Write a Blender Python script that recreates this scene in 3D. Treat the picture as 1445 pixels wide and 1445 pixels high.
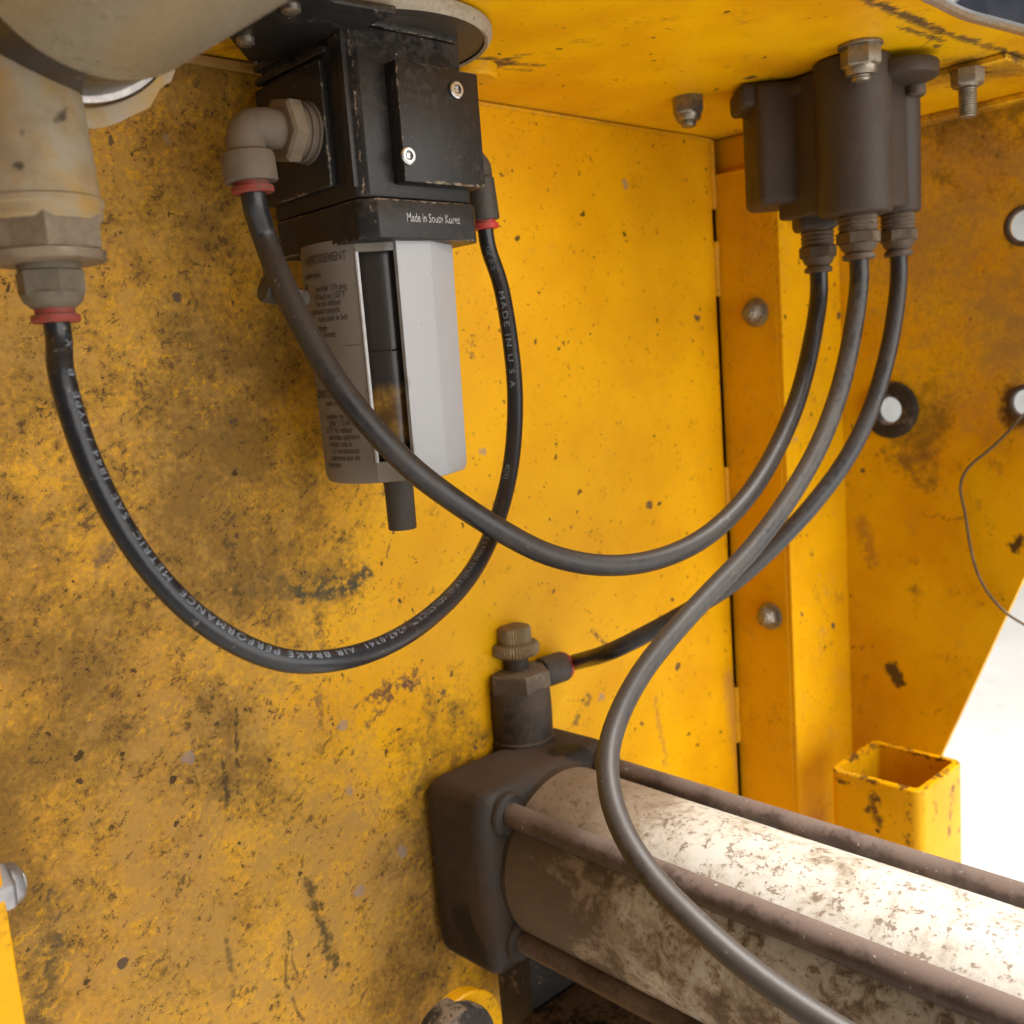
import bpy, bmesh, math, random
from mathutils import Vector as V, Matrix
random.seed(7)
for o in list(bpy.data.objects): bpy.data.objects.remove(o)
scene = bpy.context.scene
C = scene.collection
R = math.radians

# ------------------------------------------------------------------ camera
F = 1413.55                      # focal length in pixels of the 1445 px photograph
CAMR = ((0.723529948683916, -0.6860688197303066, -0.07624951115458953),
        (-0.15588855325921097, -0.05478845453918391, -0.9862540160688614),
        (0.6724605358831104, 0.7254707436162203, -0.14659136344521873))   # right, down, forward
RI, DN, FW = (V(r) for r in CAMR)
cd = bpy.data.cameras.new('camera')
cd.sensor_width = 36; cd.lens = 36 * F / 1445
cd.clip_start = 0.01; cd.clip_end = 100
cd.dof.use_dof = True; cd.dof.focus_distance = 0.36; cd.dof.aperture_fstop = 15.0
cam = bpy.data.objects.new('camera', cd); C.objects.link(cam)
m3 = Matrix((RI, -DN, -FW)).transposed()
cam.matrix_world = m3.to_4x4()
scene.camera = cam

# ------------------------------------------------------------------ light
w = bpy.data.worlds.new('World'); scene.world = w; w.use_nodes = True
bg = w.node_tree.nodes['Background']
bg.inputs[0].default_value = (1.0, 0.97, 0.93, 1); bg.inputs[1].default_value = 0.10
def area(name, loc, target, size, power, col, sy=None):
    l = bpy.data.lights.new(name, 'AREA'); l.energy = power; l.color = col
    l.shape = 'RECTANGLE'; l.size = size; l.size_y = sy or size
    o = bpy.data.objects.new(name, l); C.objects.link(o)
    o.location = loc
    o.rotation_euler = (V(target) - V(loc)).to_track_quat('-Z', 'Y').to_euler()
    return o
area('door_daylight', (0.62, -2.1, 0.18), (0.42, 0.36, 0.0), 3.0, 78, (1.0, 0.975, 0.93), 1.8)
area('shop_lamp', (0.85, -0.50, 1.75), (0.60, -0.10, -0.5), 0.9, 175, (1.0, 0.97, 0.94), 1.0)
area('beyond_fill_light', (2.0, 0.9, 2.1), (2.9, 1.2, -0.5), 1.4, 70, (1.0, 0.98, 0.96), 1.4)  # added light to brighten the floor and far wall beyond
vs = scene.view_settings
vs.view_transform = 'Standard'; vs.look = 'None'; vs.gamma = 1.0; vs.exposure = -0.48
vs.use_curve_mapping = False
cy = scene.cycles
cy.max_bounces = 5; cy.diffuse_bounces = 3; cy.glossy_bounces = 2; cy.transmission_bounces = 1; cy.volume_bounces = 0
cy.caustics_reflective = False; cy.caustics_refractive = False
cy.use_adaptive_sampling = True; cy.adaptive_threshold = 0.035
scene.render.resolution_x = 1024; scene.render.resolution_y = 1024

# ------------------------------------------------------------------ the place's measures (camera stands at the origin)
H = 0.1244       # underside of the top plate
WA = 0.3673      # face of the back panel (y)
WB = 0.5281      # inner face of the corner post (x)
WB2 = 0.5975     # face of the side panel (x)
YS = 0.3279      # where the corner post folds
FLOOR = -0.75
def ray(x, y): return RI * ((x - 722.5) / F) + DN * ((y - 722.5) / F) + FW
def at(x, y, d): return ray(x, y) * d
def onx(x, y, k): r = ray(x, y); return r * (k / r.x)
def ony(x, y, k): r = ray(x, y); return r * (k / r.y)
def onz(x, y, k): r = ray(x, y); return r * (k / r.z)

# ------------------------------------------------------------------ node helpers
class NT:
    def __init__(s, name):
        s.m = bpy.data.materials.new(name); s.m.use_nodes = True
        s.t = s.m.node_tree; s.n = s.t.nodes; s.b = s.n['Principled BSDF']
        s.pos = s.n.new('ShaderNodeNewGeometry').outputs['Position']
    def put(s, sock, v):
        if hasattr(v, 'is_output'): s.t.links.new(v, sock)
        elif isinstance(v, (tuple, list)) and len(v) == 3 and sock.type == 'RGBA': sock.default_value = (*v, 1)
        else: sock.default_value = v
    def math(s, op, a, b=0.0, c=None, clamp=False):
        n = s.n.new('ShaderNodeMath'); n.operation = op; n.use_clamp = clamp
        s.put(n.inputs[0], a); s.put(n.inputs[1], b)
        if c is not None: s.put(n.inputs[2], c)
        return n.outputs[0]
    def vec(s, op, a, b=None, scale=None):
        n = s.n.new('ShaderNodeVectorMath'); n.operation = op
        s.put(n.inputs[0], a)
        if b is not None: s.put(n.inputs[1], b)
        if scale is not None: s.put(n.inputs['Scale'], scale)
        return n.outputs['Value'] if op in ('LENGTH', 'DOT_PRODUCT', 'DISTANCE') else n.outputs[0]
    def noise(s, scale, detail=4, rough=0.55, vec=None, dist=0.0, color=False, w=0.0):
        n = s.n.new('ShaderNodeTexNoise'); n.noise_dimensions = '3D'
        v = vec if vec is not None else s.pos
        if w: v = s.vec('ADD', v, (w * 1.37, w * -0.83, w * 0.59))
        s.put(n.inputs['Vector'], v)
        n.inputs['Scale'].default_value = scale; n.inputs['Detail'].default_value = detail
        n.inputs['Roughness'].default_value = rough; n.inputs['Distortion'].default_value = dist
        return n.outputs['Color' if color else 0]
    def voro(s, scale, vec=None, rnd=1.0):
        n = s.n.new('ShaderNodeTexVoronoi'); n.feature = 'F1'
        s.put(n.inputs['Vector'], vec if vec is not None else s.pos)
        n.inputs['Scale'].default_value = scale; n.inputs['Randomness'].default_value = rnd
        return n.outputs['Distance'], n.outputs['Color']
    def ramp(s, v, a, b, lo=0.0, hi=1.0, smooth=True):
        n = s.n.new('ShaderNodeMapRange'); n.interpolation_type = 'SMOOTHSTEP' if smooth else 'LINEAR'
        s.put(n.inputs['Value'], v)
        n.inputs['From Min'].default_value = a; n.inputs['From Max'].default_value = b
        n.inputs['To Min'].default_value = lo; n.inputs['To Max'].default_value = hi
        return n.outputs[0]
    def mix(s, f, a, b, mode='MIX'):
        n = s.n.new('ShaderNodeMix'); n.data_type = 'RGBA'; n.blend_type = mode
        s.put(n.inputs[0], f); s.put(n.inputs[6], a); s.put(n.inputs[7], b)
        return n.outputs[2]
    def rot(s, v, ang):
        n = s.n.new('ShaderNodeVectorRotate'); n.rotation_type = 'Y_AXIS'; s.put(n.inputs['Vector'], v); n.inputs['Angle'].default_value = ang
        return n.outputs[0]
    def sep(s, v):
        n = s.n.new('ShaderNodeSeparateXYZ'); s.put(n.inputs[0], v); return n.outputs
    def bump(s, h, strength=0.3, dist=0.0005, nrm=None):
        n = s.n.new('ShaderNodeBump'); n.inputs['Strength'].default_value = strength
        n.inputs['Distance'].default_value = dist
        s.put(n.inputs['Height'], h)
        if nrm is not None: s.put(n.inputs['Normal'], nrm)
        return n.outputs[0]
    def edge(s, radius=0.0008, lo=0.995, hi=0.9):
        bv = s.n.new('ShaderNodeBevel'); bv.samples = 2; bv.inputs[0].default_value = radius
        g = s.n.new('ShaderNodeNewGeometry')
        return s.ramp(s.vec('DOT_PRODUCT', bv.outputs[0], g.outputs['Normal']), lo, hi)
    def seg(s, p, a, b, w0, w1):
        """1 inside w0 of the segment a-b, 0 beyond w1"""
        a = V(a); ba = V(b) - a
        pa = s.vec('SUBTRACT', p, tuple(a))
        h = s.math('DIVIDE', s.vec('DOT_PRODUCT', pa, tuple(ba)), max(ba.length_squared, 1e-9), clamp=True)
        q = s.vec('SCALE', tuple(ba), scale=h)
        d = s.vec('LENGTH', s.vec('SUBTRACT', pa, q))
        return s.ramp(d, w1, w0)
    def out(s, color, rough=0.5, metal=0.0, normal=None, spec=0.5):
        s.put(s.b.inputs['Base Color'], color); s.put(s.b.inputs['Roughness'], rough)
        s.put(s.b.inputs['Metallic'], metal); s.put(s.b.inputs['Specular IOR Level'], spec)
        if normal is not None: s.put(s.b.inputs['Normal'], normal)
        return s.m
def mx(n, items):
    r = items[0]
    for i in items[1:]: r = n.math('MAXIMUM', r, i)
    return r

# ------------------------------------------------------------------ materials
YEL = (0.80, 0.405, 0.002); YEL2 = (0.71, 0.335, 0.002)
def yellow(name, dust=0.25, grime=0.2, specks=0.5, rust=0.0, wall=None, seed=0.0, edge=0.0, base=YEL):
    n = NT(name)
    p = n.pos
    n.c1 = n.vec('SUBTRACT', n.noise(24, 2, 0.5, color=True, w=seed), (0.5, 0.5, 0.5))      # broad warp
    n.c2 = n.vec('SUBTRACT', n.noise(190, 3, 0.62, color=True, w=seed + 2), (0.5, 0.5, 0.5))  # fine warp
    b1 = n.sep(n.c1); b2 = n.sep(n.c2)
    rag = n.noise(75, 7, 0.72, w=seed + 5)
    grit = n.noise(420, 3, 0.7, w=seed + 9)
    lv, gl, marks = wall(n, p) if wall else (dust, grime, [])
    col = n.mix(n.ramp(b1[0], -0.2, 0.25), base, YEL2)
    fineg = n.math('MULTIPLY', n.math('SUBTRACT', grit, 0.5), 0.5)
    # dust film, patchy
    dm = n.math('ADD', n.math('ADD', n.math('MULTIPLY', b1[1], 0.6), n.math('MULTIPLY', n.math('SUBTRACT', rag, 0.5), 1.3)), lv)
    dmask = n.ramp(n.math('ADD', dm, fineg), 0.10, 0.80)
    col = n.mix(n.math('MULTIPLY', dmask, 0.80), col, (0.33, 0.195, 0.066))
    # olive brown grime clouds with ragged edges
    gm_ = n.math('ADD', n.math('ADD', n.math('MULTIPLY', b1[2], 0.8), n.math('MULTIPLY', n.math('SUBTRACT', 0.5, rag), 1.5)), n.math('ADD', gl, fineg))
    gm = n.ramp(gm_, 0.10, 0.62)
    col = n.mix(n.math('MULTIPLY', gm, 0.72), col, (0.105, 0.062, 0.022))
    # fine dark flecks in clusters
    fm = n.ramp(n.math('ADD', n.math('ADD', grit, n.math('MULTIPLY', b2[0], 0.35)), n.math('MULTIPLY', n.math('SUBTRACT', 0.5, rag), 0.55)), 0.755 - 0.07 * specks, 0.79 - 0.07 * specks)
    col = n.mix(n.math('MULTIPLY', fm, 0.85), col, (0.065, 0.033, 0.013))
    if wall is wall_back:
        g3 = n.noise(1.0, 3, 0.62, vec=n.vec('ADD', n.vec('MULTIPLY', n.rot(p, 0.62), (230.0, 300.0, 430.0)), n.vec('SCALE', n.c2, scale=3.5)), w=3.0)
        sk = n.math('MULTIPLY', n.ramp(n.math('ADD', g3, n.math('MULTIPLY', n.math('SUBTRACT', 0.5, rag), 0.5)), 0.605, 0.655), n.ramp(n.math('ADD', gm_, n.math('MULTIPLY', dm, 0.5)), -0.05, 0.35, 0.12, 1.0))
        col = n.mix(n.math('MULTIPLY', sk, 0.72), col, (0.085, 0.048, 0.018))
        lt = n.math('MULTIPLY', n.ramp(n.math('ADD', g3, n.math('MULTIPLY', b1[2], 0.5)), 0.40, 0.30), n.ramp(dm, 0.1, 0.6))
        col = n.mix(n.math('MULTIPLY', lt, 0.45), col, base)
    warp = n.vec('ADD', p, n.vec('SCALE', n.c2, scale=0.007))
    for sc, lim, c, amt, mxs in ((270, 0.78, (0.06, 0.034, 0.014), 0.8, 0.16), (120, 0.80, (0.055, 0.03, 0.013), 0.9, 0.17), (55, 0.90, (0.06, 0.045, 0.04), 0.85, 0.15), (42, 0.92, (0.25, 0.21, 0.20), 0.6, 0.16)):
        d, cc = n.voro(sc, n.vec('ADD', warp, (sc * .13, seed, 0.31)))
        r = n.sep(cc)[0]
        lim2 = lim - 0.10 * specks
        size = n.ramp(r, lim2, 1.0, 0.0, mxs, smooth=False)
        k = n.math('MULTIPLY', n.ramp(n.math('SUBTRACT', d, size), 0.035, -0.01), n.math('GREATER_THAN', r, lim2))
        col = n.mix(n.math('MULTIPLY', k, amt), col, c)
        fm = n.math('MAXIMUM', fm, k)
    if rust > 0:
        rn = n.ramp(n.math('ADD', n.math('ADD', rag, n.math('MULTIPLY', b1[0], 0.4)), rust - 0.5), 0.58, 0.66)
        col = n.mix(rn, col, (0.10, 0.042, 0.016)); fm = n.math('MAXIMUM', fm, rn)
    hgt = n.math('MULTIPLY', rag, 0.9)
    for mask, c, amt, up in marks:
        col = n.mix(n.math('MULTIPLY', mask, amt), col, c)
        if abs(up) > 0.75: hgt = n.math('ADD', hgt, n.math('MULTIPLY', mask, up))
    rough = n.math('ADD', n.ramp(dmask, 0, 1, 0.40, 0.75), n.math('MULTIPLY', gm, 0.15))
    return n.out(col, rough, 0, n.bump(hgt, 0.35, 0.0007), 0.18)

def wob(n, p, amp=0.006, fine=True):
    return n.vec('ADD', p, n.vec('SCALE', n.c2 if fine else n.c1, scale=amp))
def wall_back(n, p):
    k = lambda x, y: ony(x, y, WA)
    x = n.sep(p)[0]
    pw = wob(n, p, 0.05, False)
    # dust heaviest on the left two thirds of the panel and low down
    level = n.ramp(n.sep(pw)[0], 0.17, 0.31, 0.58, -0.08)
    low = n.seg(pw, k(250, 1250), k(560, 1300), 0.03, 0.10)
    level = n.math('MAXIMUM', level, n.math('MULTIPLY', low, 0.62))
    gr = [n.math('MULTIPLY', n.seg(pw, k(330, 560), k(430, 780), 0.012, 0.085), 0.38),
          n.math('MULTIPLY', n.seg(pw, k(60, 640), k(100, 1000), 0.005, 0.06), 0.26),
          n.math('MULTIPLY', n.seg(pw, k(300, 120), k(360, 420), 0.01, 0.07), 0.30),
          n.math('MULTIPLY', n.seg(pw, k(20, 1050), k(60, 1420), 0.0, 0.035), 0.34),
          n.math('MULTIPLY', n.seg(pw, k(640, 1060), k(600, 1440), 0.012, 0.065), 0.56),  # grease round the end cap, plus its shade painted in
          n.math('MULTIPLY', n.seg(pw, k(300, 1000), k(330, 1120), 0.0, 0.03), 0.24)]
    grime = n.math('ADD', mx(n, gr), n.ramp(n.sep(pw)[0], 0.16, 0.30, 0.19, -0.16))
    p1 = wob(n, p, 0.012)
    p2 = wob(n, p, 0.004)
    brk = n.ramp(n.sep(n.c2)[1], 0.42 - 0.5, 0.56 - 0.5)
    dark = (0.05, 0.035, 0.018)
    marks = []
    def m(a, b, w0, w1, c, amt, up, pp=p2, br=True):
        s = n.seg(pp, k(*a), k(*b), w0, w1)
        if br: s = n.math('MULTIPLY', s, brk)
        marks.append((s, c, amt, up))
    m((312, 990), (331, 1140), 0.0008, 0.0032, (0.24, 0.135, 0.035), 0.5, 2.2, p1, False)
    m((300, 990), (318, 1140), 0.001, 0.012, (0.10, 0.06, 0.02), 0.45, 0.0, p1)
    m((300, 985), (322, 1130), 0.0004, 0.0018, dark, 0.8, -0.8)
    m((333, 1000), (336, 1140), 0.0003, 0.0014, dark, 0.8, -0.8)
    m((450, 985), (452, 1060), 0.001, 0.003, (0.2, 0.11, 0.03), 0.7, 0.9)
    m((436, 1245), (472, 1365), 0.0004, 0.0038, (0.07, 0.052, 0.02), 0.9, 0.8, p1, False)
    m((408, 1315), (402, 1385), 0.0002, 0.0012, dark, 0.75, -0.7)
    m((402, 1385), (428, 1440), 0.0002, 0.0012, dark, 0.75, -0.7)
    m((408, 1315), (418, 1380), 0.0002, 0.001, dark, 0.6, -0.7)
    m((318, 1320), (330, 1405), 0.0004, 0.002, (0.1, 0.07, 0.03), 0.7, 0.3)
    m((75, 1260), (85, 1330), 0.001, 0.003, (0.1, 0.075, 0.04), 0.7, 0.0)
    m((70, 1330), (55, 1440), 0.0, 0.010, (0.09, 0.065, 0.03), 0.75, 0.0, p1)
    m((420, 838), (505, 822), 0.0012, 0.0055, (0.055, 0.05, 0.032), 0.95, 0.3, p1)
    m((370, 830), (470, 828), 0.002, 0.010, (0.085, 0.065, 0.03), 0.55, 0.0, p1)
    m((505, 815), (528, 800), 0.001, 0.004, (0.055, 0.05, 0.03), 0.9, 0.2, p1)
    for a, b in (((500, 1000), (560, 955)), ((520, 990), (590, 945)), ((535, 985), (600, 955)), ((515, 1025), (555, 985)), ((548, 975), (600, 962)), ((530, 1000), (575, 965))):
        m(a, b, 0.0003, 0.0028, (0.12, 0.055, 0.035), 0.9, 0.0, p1)
    m((320, 760), (338, 850), 0.0006, 0.003, (0.06, 0.045, 0.02), 0.8, 0.0, p1)
    m((448, 860), (455, 935), 0.0006, 0.003, (0.1, 0.06, 0.03), 0.6, 0.0, p1)
    m((140, 790), (190, 740), 0.001, 0.005, (0.1, 0.07, 0.045), 0.7, 0.0, p1)
    m((552, 760), (546, 785), 0.0001, 0.0007, (0.15, 0.09, 0.03), 0.8, 0.3, br=False)
    m((922, 895), (932, 870), 0.0006, 0.002, (0.09, 0.05, 0.025), 0.85, 0.0)
    m((835, 890), (858, 912), 0.0004, 0.0018, (0.1, 0.055, 0.03), 0.85, 0.0)
    m((925, 985), (940, 1080), 0.0008, 0.0035, (0.30, 0.14, 0.05), 0.5, 0.0, p1)
    m((830, 985), (812, 1020), 0.001, 0.004, (0.09, 0.06, 0.025), 0.75, 0.0, p1)
    m((1030, 960), (1050, 1110), 0.001, 0.012, (0.45, 0.22, 0.06), 0.55, 0.0, p1, False)
    return level, grime, marks
def wall_top(n, p):
    k = lambda x, y: onz(x, y, H)
    p1 = wob(n, p, 0.010); brk = n.ramp(n.sep(n.c2)[1], -0.20, 0.0)
    pw = wob(n, p, 0.04, False)
    level = n.math('ADD', n.math('MULTIPLY', n.seg(pw, k(1150, 130), k(1440, 85), 0.012, 0.05), 0.30), 0.0)
    gr = n.math('MULTIPLY', n.seg(pw, k(1180, 110), k(1440, 88), 0.002, 0.03), 0.34)
    left = n.math('MULTIPLY', n.seg(pw, k(250, 60), k(350, 60), 0.01, 0.05), 0.35)
    gr = n.math('MAXIMUM', gr, left)
    dk = (0.075, 0.05, 0.035)
    marks = []
    for a, b, w0, w1, am in (((1225, 0), (1330, 45), 0.0012, 0.0042, .9), ((1330, 45), (1445, 82), 0.0008, 0.0036, .85), ((1270, 38), (1330, 58), 0.0006, 0.0030, .8),
                             ((706, 88), (660, 88), 0.0035, 0.0085, .97), ((745, 76), (700, 88), 0.0004, 0.0030, .75), ((765, 92), (700, 90), 0.0004, 0.0026, .75), ((745, 100), (690, 95), 0.0004, 0.0026, .7),
                             ((1300, 70), (1320, 45), 0.0002, 0.0015, .7)):
        s = n.math('MULTIPLY', n.seg(p1, k(*a), k(*b), w0, w1), brk)
        marks.append((s, dk, am, -0.2))
    return level, gr, marks
def wall_side(n, p):
    k = lambda x, y: onx(x, y, WB2)
    p1 = wob(n, p, 0.012); brk = n.ramp(n.sep(n.c2)[1], -0.20, 0.0)
    pw = wob(n, p, 0.05, False)
    level = n.math('ADD', n.math('MULTIPLY', n.seg(pw, k(1200, 200), k(1440, 450), 0.02, 0.09), 0.42), 0.08)
    gr = n.math('MAXIMUM', n.math('MULTIPLY', n.seg(pw, k(1330, 180), k(1440, 170), 0.005, 0.07), 0.40),
                n.math('MULTIPLY', n.seg(pw, k(1300, 560), k(1300, 650), 0.004, 0.03), 0.36))
    marks = []
    for a, b, w0, w1, c, am in (((1258, 942), (1268, 960), 0.003, 0.0062, (0.075, 0.045, 0.02), .95), ((1438, 765), (1432, 772), 0.002, 0.005, (0.06, 0.03, 0.015), .95),
                                ((1200, 915), (1232, 912), 0.0002, 0.0012, (0.12, 0.06, 0.02), .8), ((1300, 1005), (1330, 1000), 0.0002, 0.0014, (0.12, 0.06, 0.02), .7),
                                ((1295, 725), (1360, 735), 0.0002, 0.0016, (0.2, 0.1, 0.02), .7), ((1432, 560), (1432, 585), 0.004, 0.011, (0.07, 0.028, 0.012), .95),
                                ((1215, 740), (1230, 790), 0.001, 0.009, (0.35, 0.16, 0.035), .6), ((1275, 650), (1320, 640), 0.001, 0.007, (0.2, 0.1, 0.03), .5)):
        s = n.math('MULTIPLY', n.seg(p1, k(*a), k(*b), w0, w1), brk if am < .9 else 1.0)
        marks.append((s, c, am, -0.2))
    return level, gr, marks

M_back = yellow('yellow_paint_back', wall=wall_back, specks=1.0, seed=1.0)
M_top = yellow('yellow_paint_top', wall=wall_top, specks=0.3, seed=6.0, base=(0.84, 0.47, 0.002))  # base lightened to make up for weak bounce light
M_side = yellow('yellow_paint_side', wall=wall_side, specks=0.35, seed=12.0, base=(0.82, 0.45, 0.002))  # lighter, greener base offsets dim, reddened bounce light
M_post = yellow('yellow_paint_post', dust=0.12, grime=0.02, specks=0.5, seed=19.0)
TX, TY, TZ, TS = 0.5177, 0.2407, -0.2543, 0.0565
def wall_tube(n, p):
    p1 = wob(n, p, 0.010); z = n.sep(p1)[2]
    lf = lambda x, y: onx(x, y, TX); fr = lambda x, y: ony(x, y, TY)
    brk = n.ramp(n.sep(n.c2)[1], -0.12, 0.06)
    rustc = (0.085, 0.038, 0.018)
    marks = [(n.math('MULTIPLY', n.ramp(z, TZ - 0.0032, TZ - 0.0012), n.ramp(n.sep(n.c2)[0], 0.0, 0.08)), rustc, .9, -0.2)]
    for a, b, w0, w1 in ((lf(1232, 1125), lf(1238, 1158), 0.0012, 0.0052), (lf(1222, 1140), lf(1228, 1142), 0.0005, 0.003), (lf(1279, 1135), lf(1281, 1158), 0.0008, 0.0028), (lf(1279, 1178), lf(1281, 1190), 0.0008, 0.003),
                         (lf(1180, 1100), lf(1195, 1106), 0.0003, 0.002), (fr(1345, 1112), fr(1338, 1180), 0.0006, 0.0036), (fr(1318, 1130), fr(1322, 1150), 0.0003, 0.0018), (fr(1352, 1100), fr(1356, 1120), 0.0003, 0.002),
                         (fr(1304, 1118), fr(1304, 1145), 0.0002, 0.0016)):
        marks.append((n.math('MULTIPLY', n.seg(p1, a, b, w0, w1), brk), rustc, .92, -0.2))
    return 0.02, 0.0, marks
M_tube = yellow('yellow_paint_tube', wall=wall_tube, specks=0.8, seed=25.0)
M_weld = yellow('yellow_paint_weld', dust=0.3, grime=0.1, specks=0.2, seed=29.0)
M_tan = yellow('dusty_ledge', dust=0.9, grime=0.0, specks=0.2, seed=33.0, base=(0.6, 0.42, 0.22))

def grimy(name, base, base2, dust=(0.25, 0.18, 0.12), damt=0.5, dscale=60, rough=0.6, metal=0.0, speck=0.3, speckc=(0.03, 0.022, 0.016),
          linec=(0.30, 0.225, 0.155), bump=0.25, bscale=420, updust=0.25, seed=0.0, spec=0.4, drough=0.9, lines=(), patches=()):
    n = NT(name)
    a = n.noise(dscale, 6, 0.66, w=seed); f = n.noise(bscale, 3, 0.65, w=seed + 2)
    col = n.mix(n.ramp(f, 0.35, 0.7), base, base2)
    g = n.n.new('ShaderNodeNewGeometry'); nz = n.sep(g.outputs['Normal'])[2]
    dm = n.math('ADD', n.math('ADD', a, n.math('MULTIPLY', n.math('SUBTRACT', f, 0.5), 0.5)), n.ramp(nz, -0.3, 1.0, 0.0, updust, smooth=False))
    dmask = n.ramp(dm, 0.72 - 0.45 * damt, 0.95 - 0.35 * damt)
    col = n.mix(n.math('MULTIPLY', dmask, 0.9), col, dust)
    if lines:      # rubbed, dusty edges
        pw = n.vec('ADD', n.pos, n.vec('SCALE', n.vec('SUBTRACT', n.noise(260, 3, 0.7, color=True), (0.5, 0.5, 0.5)), scale=0.0035))
        e = n.math('MULTIPLY', mx(n, [n.seg(pw, p0, p1, w_ * 0.3, w_) for p0, p1, w_ in lines]), n.ramp(n.math('ADD', a, n.math('MULTIPLY', n.math('SUBTRACT', f, 0.5), 1.1)), 0.36, 0.60))
        col = n.mix(n.math('MULTIPLY', e, 0.8), col, linec)
    if patches:
        pw = n.vec('ADD', n.pos, n.vec('SCALE', n.vec('SUBTRACT', n.noise(60, 4, 0.6, color=True), (0.5, 0.5, 0.5)), scale=0.012))
        e = mx(n, [n.seg(pw, p0, p1, w_ * 0.75, w_) for p0, p1, w_ in patches])
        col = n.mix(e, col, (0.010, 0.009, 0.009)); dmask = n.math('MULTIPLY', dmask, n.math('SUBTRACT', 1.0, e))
    sm = n.ramp(n.math('ADD', n.noise(bscale * 0.9, 2, 0.7, w=seed + 5), n.math('MULTIPLY', n.math('SUBTRACT', a, 0.5), 0.5)), 0.76 - speck * 0.16, 0.82 - speck * 0.16)
    col = n.mix(n.math('MULTIPLY', sm, 0.85), col, speckc)
    rr = n.math('ADD', n.math('MULTIPLY', dmask, drough - rough), rough)
    mm = n.math('MULTIPLY', n.math('SUBTRACT', 1.0, dmask), metal)
    return n.out(col, rr, mm, n.bump(f, bump, 0.0004), spec)

M_hole = grimy('dark_recess', (0.008, 0.008, 0.008), (0.012, 0.011, 0.01), damt=0.05, rough=0.8, updust=0.0)
def m_white():
    n = NT('white_guard_plastic')
    p = n.pos
    a = n.noise(70, 5, 0.6, w=3); f = n.noise(500, 3, 0.7, w=5)
    # the label side (towards the back left) has tan dust, deepened to paint in its shade
    side = n.vec('DOT_PRODUCT', n.vec('SUBTRACT', p, (AX.x, AX.y, 0)), (-0.9, 0.43, 0))
    dm = n.math('ADD', n.ramp(side, -0.006, 0.006, -0.30, 0.42), a)
    dmask = n.ramp(dm, 0.40, 0.75)
    col = n.mix(n.math('MULTIPLY', dmask, 0.88), (0.385, 0.39, 0.41), (0.15, 0.12, 0.082))
    z = n.sep(p)[2]
    rim = n.math('MULTIPLY', n.ramp(z, -0.03, -0.046), n.ramp(a, 0.4, 0.6))
    col = n.mix(n.math('MULTIPLY', rim, 0.5), col, (0.25, 0.17, 0.09))
    sp = n.ramp(n.math('ADD', f, n.math('MULTIPLY', n.math('SUBTRACT', a, 0.5), 0.3)), 0.70, 0.75)
    col = n.mix(n.math('MULTIPLY', sp, 0.8), col, (0.09, 0.06, 0.04))
    return n.out(col, n.ramp(dmask, 0, 1, 0.38, 0.8), 0, n.bump(a, 0.1, 0.0005), 0.45)
M_cream = grimy('cream_paint', (0.34, 0.30, 0.235), (0.28, 0.245, 0.19), dust=(0.22, 0.17, 0.115), damt=0.45, rough=0.5, speck=0.4, seed=4)
M_greypaint = grimy('grey_paint', (0.33, 0.30, 0.23), (0.28, 0.25, 0.19), dust=(0.2, 0.165, 0.115), damt=0.42, dscale=34, rough=0.26, speck=0.1, seed=5, spec=0.6, drough=0.5, bump=0.06)
M_darkmetal = grimy('shaded_glossy_metal', (0.05, 0.045, 0.045), (0.07, 0.06, 0.055), damt=0.25, rough=0.25, metal=0.6, speck=0.1, seed=6, updust=0.1)
M_chrome = grimy('worn_chrome', (0.30, 0.28, 0.26), (0.22, 0.2, 0.19), damt=0.25, rough=0.3, metal=1.0, speck=0.2, seed=7, updust=0.0)
M_brassdust = grimy('dusty_nickel_fitting', (0.21, 0.16, 0.11), (0.15, 0.115, 0.08), dust=(0.235, 0.178, 0.12), damt=0.6, rough=0.5, metal=0.35, speck=0.4, seed=8)
M_overspray = grimy('tee_overspray', (0.29, 0.24, 0.17), (0.36, 0.21, 0.04), dust=(0.22, 0.17, 0.115), damt=0.42, dscale=36, bscale=75, bump=0.5, rough=0.6, speck=0.1, seed=9)
M_plasticgrey = grimy('grey_plastic_elbow', (0.125, 0.10, 0.075), (0.10, 0.082, 0.062), dust=(0.175, 0.13, 0.09), damt=0.72, rough=0.65, speck=0.2, seed=10, updust=0.3)
M_olivefit = grimy('olive_plastic_fitting', (0.13, 0.105, 0.07), (0.10, 0.082, 0.06), dust=(0.2, 0.155, 0.105), damt=0.5, rough=0.6, speck=0.2, seed=11)
M_darkfit = grimy('dark_plastic_fitting', (0.045, 0.038, 0.032), (0.055, 0.045, 0.036), dust=(0.12, 0.09, 0.065), damt=0.4, rough=0.55, speck=0.2, seed=12)
M_red = grimy('red_release_ring', (0.50, 0.035, 0.03), (0.42, 0.03, 0.025), dust=(0.26, 0.1, 0.07), damt=0.32, rough=0.45, speck=0.1, seed=13)
M_reddull = grimy('dull_red_ring', (0.27, 0.04, 0.028), (0.17, 0.045, 0.032), dust=(0.15, 0.085, 0.06), damt=0.55, rough=0.6, speck=0.1, seed=14)
M_brown = grimy('brown_manifold', (0.040, 0.026, 0.018), (0.046, 0.031, 0.022), dust=(0.070, 0.049, 0.035), damt=0.34, dscale=30, rough=0.55, speck=0.15, seed=15, bump=0.12, updust=0.15)
M_brownfit = grimy('brown_fitting', (0.10, 0.072, 0.048), (0.075, 0.055, 0.04), dust=(0.19, 0.145, 0.10), damt=0.45, rough=0.55, metal=0.3, speck=0.3, seed=16)
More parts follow.
